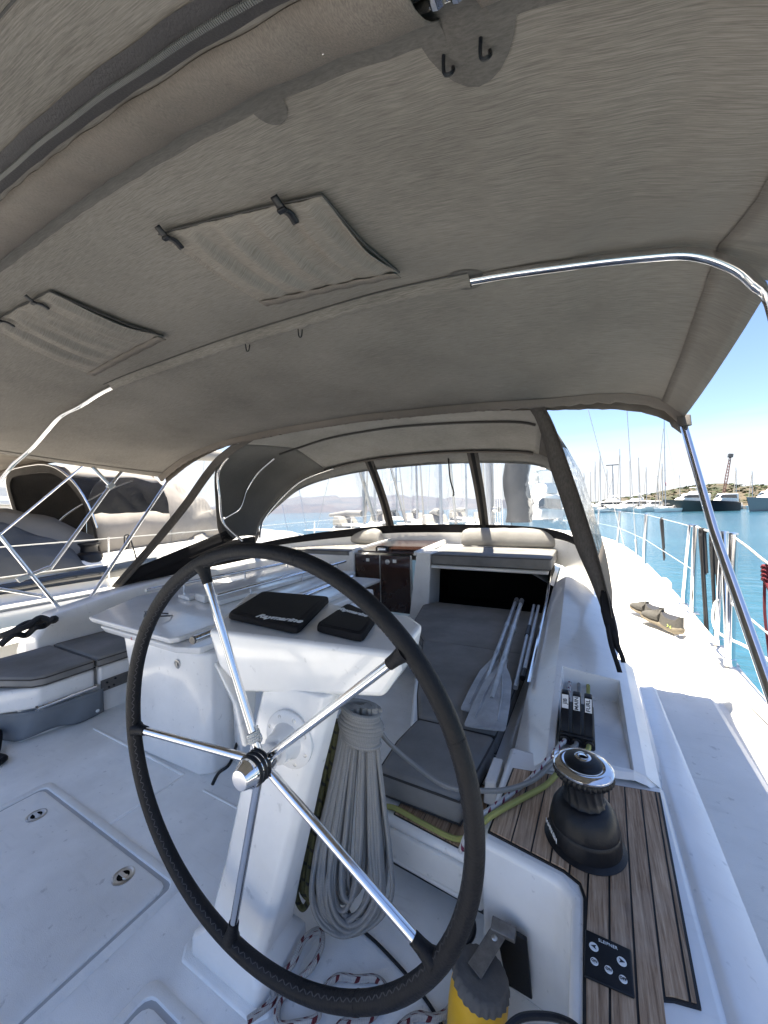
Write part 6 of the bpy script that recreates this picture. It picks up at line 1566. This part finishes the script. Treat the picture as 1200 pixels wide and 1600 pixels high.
# its bimini overhead
br = []
for y in (-3, -1.5, 0, 1.0, 1.9, 2.5):
    br.append([(x, y, 2.46 - .07 * ((x + 7.5) / 1.9) ** 4 * 3 - .03 * abs(y - .8)) for x in np.linspace(-9.3, -5.75, 15)])
M['bimn'] = fabric('pale_bimini_canvas', (0.50, 0.46, 0.41), (0.40, 0.37, 0.33), 0.25)
obj('bimini_canopy', MB().grid(br), M['bimn'], NB, smooth=70, solid=.004, kind='open')
obj('bimini_bow', MB().tube([(x, 2.5, 2.38 - .07 * ((x + 7.5) / 1.9) ** 4 * 3) for x in np.linspace(-9.3, -5.75, 15)], .03, 8), M['bim2'], NB, smooth=60)
obj('bimini_leg', MB().tube([(-5.8, 2.45, 2.25), (-5.9, 1.2, .9)], .015, 8), M['steel'], NB, smooth=60)
obj('mast_tube', MB().lathe([(.001, 0), (.11, 0), (.10, 13), (.001, 13)], (NX_, 6.6, 1.1), n=16, xr=.7), M['mast'], NB, smooth=60)
bs = []
for y in np.linspace(2.9, 6.4, 12):
    bs.append([(NX_ + (.10 + .015 * math.sin(y * 9 + t)) * math.cos(t), y, 2.85 + .13 * math.sin(t) + .02 * math.sin(y * 7)) for t in [2 * math.pi * j / 14 for j in range(14)]])
obj('boom_cover', MB().loft(bs), M['tarpw'], NB, smooth=70)
for a, b in (((-5.35, 6.4, .68), (-7.2, 6.6, 9)), ((-5.5, 6.0, .68), (-7.3, 6.5, 6)), ((NX_, 13.2, .8), (NX_, 6.7, 13.5)), ((-9.4, 6.4, .68), (-7.7, 6.6, 9)), ((NX_, -5.8, .8), (NX_, 6.5, 13.8))):
    obj('stay', MB().tube([a, b], .007, 5), M['steel2'], NB)
obj('furled_genoa', MB().tube([(NX_, 12.9, 1.1), (NX_, 7.2, 12.2)], .07, 8), M['tarpw'], NB, smooth=60)

# quay office with its signboard behind the neighbour
qp = MB(); qp.box((-60, -12, SEA - .5), (-11.2, 9.5, -.25))
struct('quay', qp, M['conc'])
of = thing('office_kiosk', 'white quayside office with shuttered windows under a signboard', 'building', (-15.5, 4.6, -.25))
obj('wall', MB().box((-17.5, 2.2, -.25), (-14.0, 4.55, 1.90)), M['nwhite'], of, bevel=.02)
obj('roof', MB().box((-17.7, 2.0, 1.902), (-13.8, 4.7, 2.02)), M['nwhite'], of, bevel=.02)
for y in (3.95, 4.28):
    w = obj('window', MB().box((-13.998, y - .10, .6), (-13.96, y + .10, 1.7)), M['glassd'], of)
    for k in range(7): obj('slat', MB().box((-13.958, y - .10, .64 + .15 * k), (-13.94, y + .10, .74 + .15 * k)), M['nwhite'], w)
sgn = thing('signboard', 'white signboard with dark lettering seen past the neighbour yacht', 'sign', (-13.8, 4.2, 2.06))
obj('board', MB().box((-13.86, 3.2, 2.13), (-13.80, 4.62, 2.40)), M['nwhite'], sgn, bevel=.01)
text_obj('lettering', 'cos-yachts', .108, (-13.795, 4.20, 2.275), (0, 1, 0), (0, 0, 1), M['ink'], sgn, bold=.0015)
lp = thing('flood_light', 'small black lamp on a white post in front of the office', 'lamp', (-12.6, 3.7, -.25))
obj('post', MB().tube([(-12.6, 3.95, -.25), (-12.6, 3.95, 1.95)], .04, 8), M['nwhite'], lp, smooth=60)
obj('lamp_head', MB().tube([(-12.6, 3.95, 1.93), (-12.55, 4.18, 1.91)], [.04, .07], 10), M['black'], lp, smooth=60)

# ------------------------------------------------------------------ boats along the far quay
def xf(pos, hd):        # local (forward, side, up) to the harbour, bow heading in degrees
    f = Vector((math.sin(R(hd)), math.cos(R(hd)), 0)); s = Vector((f.y, -f.x, 0))
    return lambda a, b, c: pos + f * a + s * b + Vector((0, 0, c))
def hull_rows(T, L, Bm, fb, fa, rake=1.2):
    rows = []
    for q, w, lift in ((0, .78, 0), (.1, .92, 0), (.3, 1, 0), (.5, 1, .03), (.7, .86, .1), (.84, .58, .2), (.93, .30, .28), (1.0, .02, .33)):
        f_ = fa + (fb - fa) * q; r = rake * max(0, q - .6) * 2
        rows.append([T(L * q - L * .5 + k, sg * Bm / 2 * w * g, z) for sg, g, z, k in ((1, .55 if q > .6 else .8, -.3, 0), (1, .92 if q > .6 else .97, f_ * .55, r * .5), (1, 1, f_, r), (0, 0, f_ + .05, r), (-1, 1, f_, r), (-1, .92 if q > .6 else .97, f_ * .55, r * .5), (-1, .55 if q > .6 else .8, -.3, 0))])
    return rows
def sail_yacht(b, d, hd, L, mh, label, hullm='nwhite', cover='tarpw', flag=False, lean=0):
    pos = polar(b, d, SEA); T = xf(pos, hd)
    t = thing('sailing_yacht', label, 'sailing yacht', pos, 'sailing yachts along the far quay')
    obj('hull', MB().grid(hull_rows(T, L, L * .3, 1.35, 1.1, .5)), M[hullm], t, smooth=50)
    obj('cabin', MB().loft([[T(-.15 * L, -.09 * L, 1.1), T(-.15 * L, .09 * L, 1.1), T(.25 * L, .05 * L, 1.2), T(.25 * L, -.05 * L, 1.2)], [T(-.14 * L, -.075 * L, 1.75), T(-.14 * L, .075 * L, 1.75), T(.16 * L, .045 * L, 1.65), T(.16 * L, -.045 * L, 1.65)]]), M['nwhite'], t, bevel=.06)
    obj('cabin_window', MB().loft([[T(-.11 * L, -.0885 * L, 1.35), T(-.11 * L, .0885 * L, 1.35), T(.14 * L, .066 * L, 1.35), T(.14 * L, -.066 * L, 1.35)], [T(-.11 * L, -.0835 * L, 1.55), T(-.11 * L, .0835 * L, 1.55), T(.12 * L, .060 * L, 1.55), T(.12 * L, -.060 * L, 1.55)]], cap=False), M['glassd'], t)
    m_ = obj('mast', MB().tube([T(.10 * L, 0, 1.2), T(.10 * L + lean, lean, mh)], [.13, .09], 8), M['mast'], t, smooth=60)
    for q in (.45, .7):
        obj('spreader', MB().tube([T(.10 * L, -.75, mh * q), T(.10 * L + .1, 0, mh * q + .1), T(.10 * L, .75, mh * q)], .04, 5), M['mast'], m_)
    obj('boom_cover', MB().tube([T(.08 * L, 0, 2.5), T(-.08 * L, 0, 2.55), T(-.30 * L, 0, 2.4)], [.24, .26, .15], 8), M[cover], t, smooth=60)
    obj('stay', MB().tube([T(.49 * L, 0, 1.5), T(.10 * L, 0, mh * .97)], .025, 4), M['mast'], t)
    obj('stay', MB().tube([T(-.48 * L, 0, 1.3), T(.10 * L, 0, mh)], .022, 4), M['mast'], t)
    obj('furled_sail', MB().tube([T(.48 * L, 0, 1.9), T(.13 * L, 0, mh * .9)], .09, 6), M['tarpw'], t, smooth=60)
    obj('sprayhood', MB().loft([[T(-.15 * L, -.085 * L, 1.6), T(-.15 * L, .085 * L, 1.6), T(-.05 * L, .08 * L, 1.6), T(-.05 * L, -.08 * L, 1.6)], [T(-.15 * L, -.075 * L, 2.35), T(-.15 * L, .075 * L, 2.35), T(-.09 * L, .065 * L, 2.3), T(-.09 * L, -.065 * L, 2.3)]]), M['tarp' if cover == 'tarp' else 'tarpw'], t, bevel=.1)
    if flag: obj('pennant', MB().add([T(.1 * L, .1, mh * .33), T(.1 * L - 1.0, .2, mh * .32), T(.1 * L - 1.0, .2, mh * .28), T(.1 * L, .1, mh * .29)], [(0, 1, 2, 3)]), M['redp'], t, solid=.02)
    return t
# u px of each mast in the view turned into bearings once, here in degrees; mast heights in metres
import math as _m
SY = [(-3.6, 120, 24, 'first of the far moored masts, right beside the sprayhood leg'), (-1.5, 165, 21, 'second mast from the left on the far quay, short hull'), (.0, 150, 14, 'third mast from the left, lower than its neighbours'), (1.3, 172, 20, 'slim mast just left of the lamp standard on the far quay'), (1.9, 152, 21, 'tall mast next to the lamp standard, blue grey cover'),
      (4.15, 160, 22.5, 'tall mast in the gap right of the lamp standard'), (6.0, 150, 18, 'middle height mast with visible forestay near the cap shroud'), (6.9, 178, 17, 'mast seen just right of the long cap shroud'), (7.9, 164, 12.5, 'short mast against the left slope of the hill'), (8.5, 150, 15.5, 'mast with sagging backstay below the hill shoulder')]
for i, (b, d, mh, lb) in enumerate(SY):
    sail_yacht(b, d, 200 + rnd.uniform(-12, 12) if i % 2 else 190 + rnd.uniform(-10, 10), 12 + (mh - 12) * .25, mh, 'moored sailing yacht, ' + lb, 'nwhite', 'tarp' if i in (4, 6) else 'tarpw')
MORE = [(-2.6, 176, 19, 'tall thin mast between the two leftmost masts'), (.7, 178, 16.5, 'mast close behind the third one from the left'), (2.7, 176, 17, 'mast just right of the lamp standard head'), (3.5, 174, 15, 'short mast below the lamp standard, right side'), (5.1, 176, 19.5, 'mast standing alone left of the cap shroud'), (10.1, 178, 13, 'short mast on the hill slope right of the tallest mast'), (16.4, 180, 13, 'short mast far right behind the silver grey yacht')]
for i, (b, d, mh, lb) in enumerate(MORE):
    sail_yacht(b, d, 205 + rnd.uniform(-25, 25), 11.5, mh, 'moored sailing yacht, ' + lb, 'nwhite', 'tarpw' if i % 3 else 'tarp')
NEARY = [(-33.0, 30, 110, 12, 15.5, 'neighbouring row yacht with furled sail, far left of the sprayhood windows'), (-20.2, 27, 150, 12, 16, 'white sailing yacht in the middle window, nearer of two'), (-16.6, 44, 140, 12, 17, 'white sailing yacht in the middle window, farther of two'), (-13.6, 36, 165, 11, 14, 'white sailing yacht just left of the right hand window post')]
for b, d, h_, L_, mh, lb in NEARY: sail_yacht(b, d, h_, L_, mh, lb, 'nwhite', 'tarpw')
sail_yacht(8.95, 145, 215, 15, 28.5, 'moored sailing yacht with by far the tallest mast and a red pennant', 'nwhite', 'tarpw', True)
sail_yacht(15.1, 185, 205, 14, 15, 'moored sailing yacht, single mast right of the crane', 'nwhite', 'tarpw', False)
sail_yacht(-23.6, 40, 150, 13, 17, 'sailing yacht lying off, seen through the left sprayhood window', 'nwhite', 'tarpw')
sail_yacht(-29.5, 34, 160, 12, 16, 'sailing yacht with furled sail at the port edge of the left sprayhood window', 'nwhite', 'tarpw')
sail_yacht(-26.8, 55, 140, 12, 15, 'smaller sailing yacht farther off between the two others in the left window', 'nwhite', 'tarp')

def motor_yacht(b, d, hd, L, hm, label, tiers=2, fb=3.0, hs=1.35):
    pos = polar(b, d, SEA); T = xf(pos, hd); Bm = L * .26
    t = thing('motor_yacht', label, 'motor yacht', pos, 'motor yachts along the far quay')
    obj('hull', MB().grid(hull_rows(T, L, Bm, fb, fb * .72, 1.6)), M[hm], t, smooth=50)
    obj('rub_rail', MB().tube([T(L * q - L * .5, Bm / 2 * w * 1.005, fb * (.72 + .28 * q) * .96) for q, w in ((0, .78), (.1, .92), (.3, 1), (.5, 1), (.7, .86), (.84, .58), (.93, .30))], .07, 5), M['nwhite'], t)
    z0 = fb * .8
    dk = MB().loft([[T(-.42 * L, -Bm * .40, z0), T(-.42 * L, Bm * .40, z0), T(.22 * L, Bm * .33, z0 + .2), T(.38 * L, 0, z0 + .3), T(.22 * L, -Bm * .33, z0 + .2)], [T(-.42 * L, -Bm * .37, z0 + hs * 1.5), T(-.42 * L, Bm * .37, z0 + hs * 1.5), T(.06 * L, Bm * .30, z0 + hs * 1.55), T(.13 * L, 0, z0 + hs * 1.55), T(.06 * L, -Bm * .30, z0 + hs * 1.55)]])
    obj('deckhouse', dk, M['nwhite'], t, bevel=.12)
    obj('window_band', MB().loft([[T(-.36 * L, -Bm * .393, z0 + hs * .65), T(-.36 * L, Bm * .393, z0 + hs * .65), T(.155 * L, Bm * .324, z0 + hs * .75), T(.275 * L, 0, z0 + hs * .78), T(.155 * L, -Bm * .324, z0 + hs * .75)], [T(-.34 * L, -Bm * .379, z0 + hs * 1.25), T(-.34 * L, Bm * .379, z0 + hs * 1.25), T(.09 * L, Bm * .312, z0 + hs * 1.3), T(.178 * L, 0, z0 + hs * 1.3), T(.09 * L, -Bm * .312, z0 + hs * 1.3)]], cap=False), M['glassd'], t)
    if tiers > 1:
        z1 = z0 + hs * 1.56
        obj('flybridge', MB().loft([[T(-.30 * L, -Bm * .33, z1), T(-.30 * L, Bm * .33, z1), T(-.02 * L, Bm * .26, z1), T(.04 * L, 0, z1), T(-.02 * L, -Bm * .26, z1)], [T(-.31 * L, -Bm * .30, z1 + .9), T(-.31 * L, Bm * .30, z1 + .9), T(-.08 * L, Bm * .22, z1 + .8), T(-.04 * L, 0, z1 + .8), T(-.08 * L, -Bm * .22, z1 + .8)]]), M['nwhite'], t, bevel=.1)
        obj('hard_top', MB().loft([[T(-.30 * L, -Bm * .30, z1 + 1.9), T(-.30 * L, Bm * .30, z1 + 1.9), T(-.05 * L, Bm * .22, z1 + 1.8), T(-.05 * L, -Bm * .22, z1 + 1.8)], [T(-.29 * L, -Bm * .28, z1 + 2.05), T(-.29 * L, Bm * .28, z1 + 2.05), T(-.07 * L, Bm * .20, z1 + 1.95), T(-.07 * L, -Bm * .20, z1 + 1.95)]]), M['nwhite'], t, bevel=.05)
        for sg in (-1, 1):
            obj('arch_leg', MB().tube([T(-.28 * L, sg * Bm * .29, z1 + .8), T(-.22 * L, sg * Bm * .27, z1 + 1.92)], .16, 6), M['nwhite'], t, smooth=60)
        obj('radar_dome', MB().lathe([(.001, 0), (.45, .05), (.5, .3), (.35, .55), (.001, .65)], T(-.22 * L, 0, z1 + 2.05), n=14), M['nwhite'], t, smooth=60)
    return t
motor_yacht(10.9, 150, 240, 14, 'hullg', 'large motor yacht with dark green grey hull and two white decks', 2, 3.9, 1.55)
motor_yacht(13.9, 152, 225, 12, 'navy', 'motor yacht with near black navy hull and low white deckhouse', 1, 3.4, 1.7)
motor_yacht(17.6, 146, 225, 16, 'hulls', 'motor yacht with silver grey hull at the right edge of the picture', 2, 3.9, 1.5)
motor_yacht(5.1, 160, 250, 13, 'nwhite', 'low white motor boat under the shroud on the far quay', 2, 2.3)
motor_yacht(2.4, 162, 255, 15, 'nwhite', 'long white motor boat left of the shroud on the far quay', 2, 2.3)
motor_yacht(-.6, 160, 240, 11, 'nwhite', 'white day boat at the left end of the far quay', 1, 1.7)
motor_yacht(7.3, 156, 215, 10, 'nwhite', 'small white sports boat with raised bow beside the green grey yacht', 1, 2.0)
# white boat lying bow on, seen through the right sprayhood window
motor_yacht(-6.0, 30, 190, 9, 'nwhite', 'white motor boat seen bow on through the right sprayhood window', 2, 2.0)
cr = thing('crane', 'red and white lattice boom crane standing behind the hill foot', 'crane', polar(13.9, 230, SEA))
cb_ = polar(13.9, 230, 3); ce2 = polar(14.6, 232, 22.5)
dv = (ce2 - cb_).normalized(); sv = dv.cross(Vector((0, 1, .2))).normalized(); tv = dv.cross(sv)
lat = MB(); LL = (ce2 - cb_).length; k = 14
def cpt_(i, a, b): q = i / k; w = .45 * (1 - .45 * abs(q - .5) * 2); return cb_ + dv * LL * q + sv * a * w + tv * b * w
for a, b in ((-1, -1), (1, -1), (1, 1), (-1, 1)): lat.tube([cpt_(i, a, b) for i in range(k + 1)], .10, 4)
for i in range(k):
    s_2 = 1 if i % 2 else -1
    for (a, b), (c, d) in (((-1, -1), (1, -1)), ((1, -1), (1, 1)), ((1, 1), (-1, 1)), ((-1, 1), (-1, -1))):
        lat.tube([cpt_(i, a, b), cpt_(i + 1, c, d)], .07, 4)
obj('boom', lat, M['crane'], cr, smooth=0)
obj('cab', MB().obox(polar(13.9, 230, 2.6), (2, 0, 0), (0, 1.6, 0), (0, 0, 1.8)), M['crane'], cr, bevel=.2)
obj('carriage', MB().obox(polar(13.9, 230, .2), (2.6, 0, 0), (0, 2.6, 0), (0, 0, 1.0)), M['tarp'], cr, bevel=.2)
obj('boom_head', MB().obox(ce2, dv * .8, sv * .8, tv * .8), M['tarp'], cr, bevel=.1)
sl_ = thing('lamp_standard', 'tall quay lamp standard with a flat double head', 'street lamp', polar(1.6 + 1.6, 184, SEA + 1))
pb_ = polar(3.2, 184, SEA + 1)
obj('pole', MB().tube([pb_, pb_ + Vector((0, 0, 18.2))], .16, 6), M['mast'], sl_, smooth=60)
obj('lamp_head', MB().obox(pb_ + Vector((0, 0, 18.3)), (2.3, 0, 0), (0, .4, 0), (0, 0, .16)), M['tarp'], sl_)
rr = random.Random(12)
for i in (2, 6, 11):      # parked vans, sheds and piles on the quay read as small blocks
    b = -1 + i * 1.35 + rr.uniform(-.4, .4); p = polar(b, 188 + rr.uniform(-2, 3), SEA + 1.1); w, h = rr.uniform(1.6, 3.4), rr.uniform(1.3, 3.0)
    red = i in (2, 11)
    v = thing('quay_shed' if i % 3 == 0 else 'parked_car', ('red roofed shed' if red and i == 11 else 'red parked car' if red else 'small pale shed' if i % 3 == 0 else 'parked car') + ' on the far quay, number %d counting from the left behind the boats' % (i + 1) if False else ('red car on the far quay behind the left boats' if i == 2 else 'red vehicle on the far quay behind the motor yachts' if i == 11 else 'small pale shed on the far quay behind the boats' if i % 3 == 0 else 'car parked on the far quay behind the boats'), 'shed' if i % 3 == 0 else 'car', p, 'sheds on the far quay' if i % 3 == 0 else ('red vehicles' if red else 'cars on the far quay'))
    mm = M['redp'] if red else M[('nwhite', 'tarp', 'hulls')[i % 3]]
    obj('body', MB().obox(p + Vector((0, 0, h * .3)), (w, 0, 0), (0, 1, 0), (0, 0, h * .3)), mm, v, bevel=.15)
    obj('roof' if i % 3 == 0 else 'cab', MB().obox(p + Vector((0, 0, h * .75)), (w * .7, 0, 0), (0, .9, 0), (0, 0, h * .2)), M['nwhite'] if i % 3 == 0 else M['glassd'], v, bevel=.12)
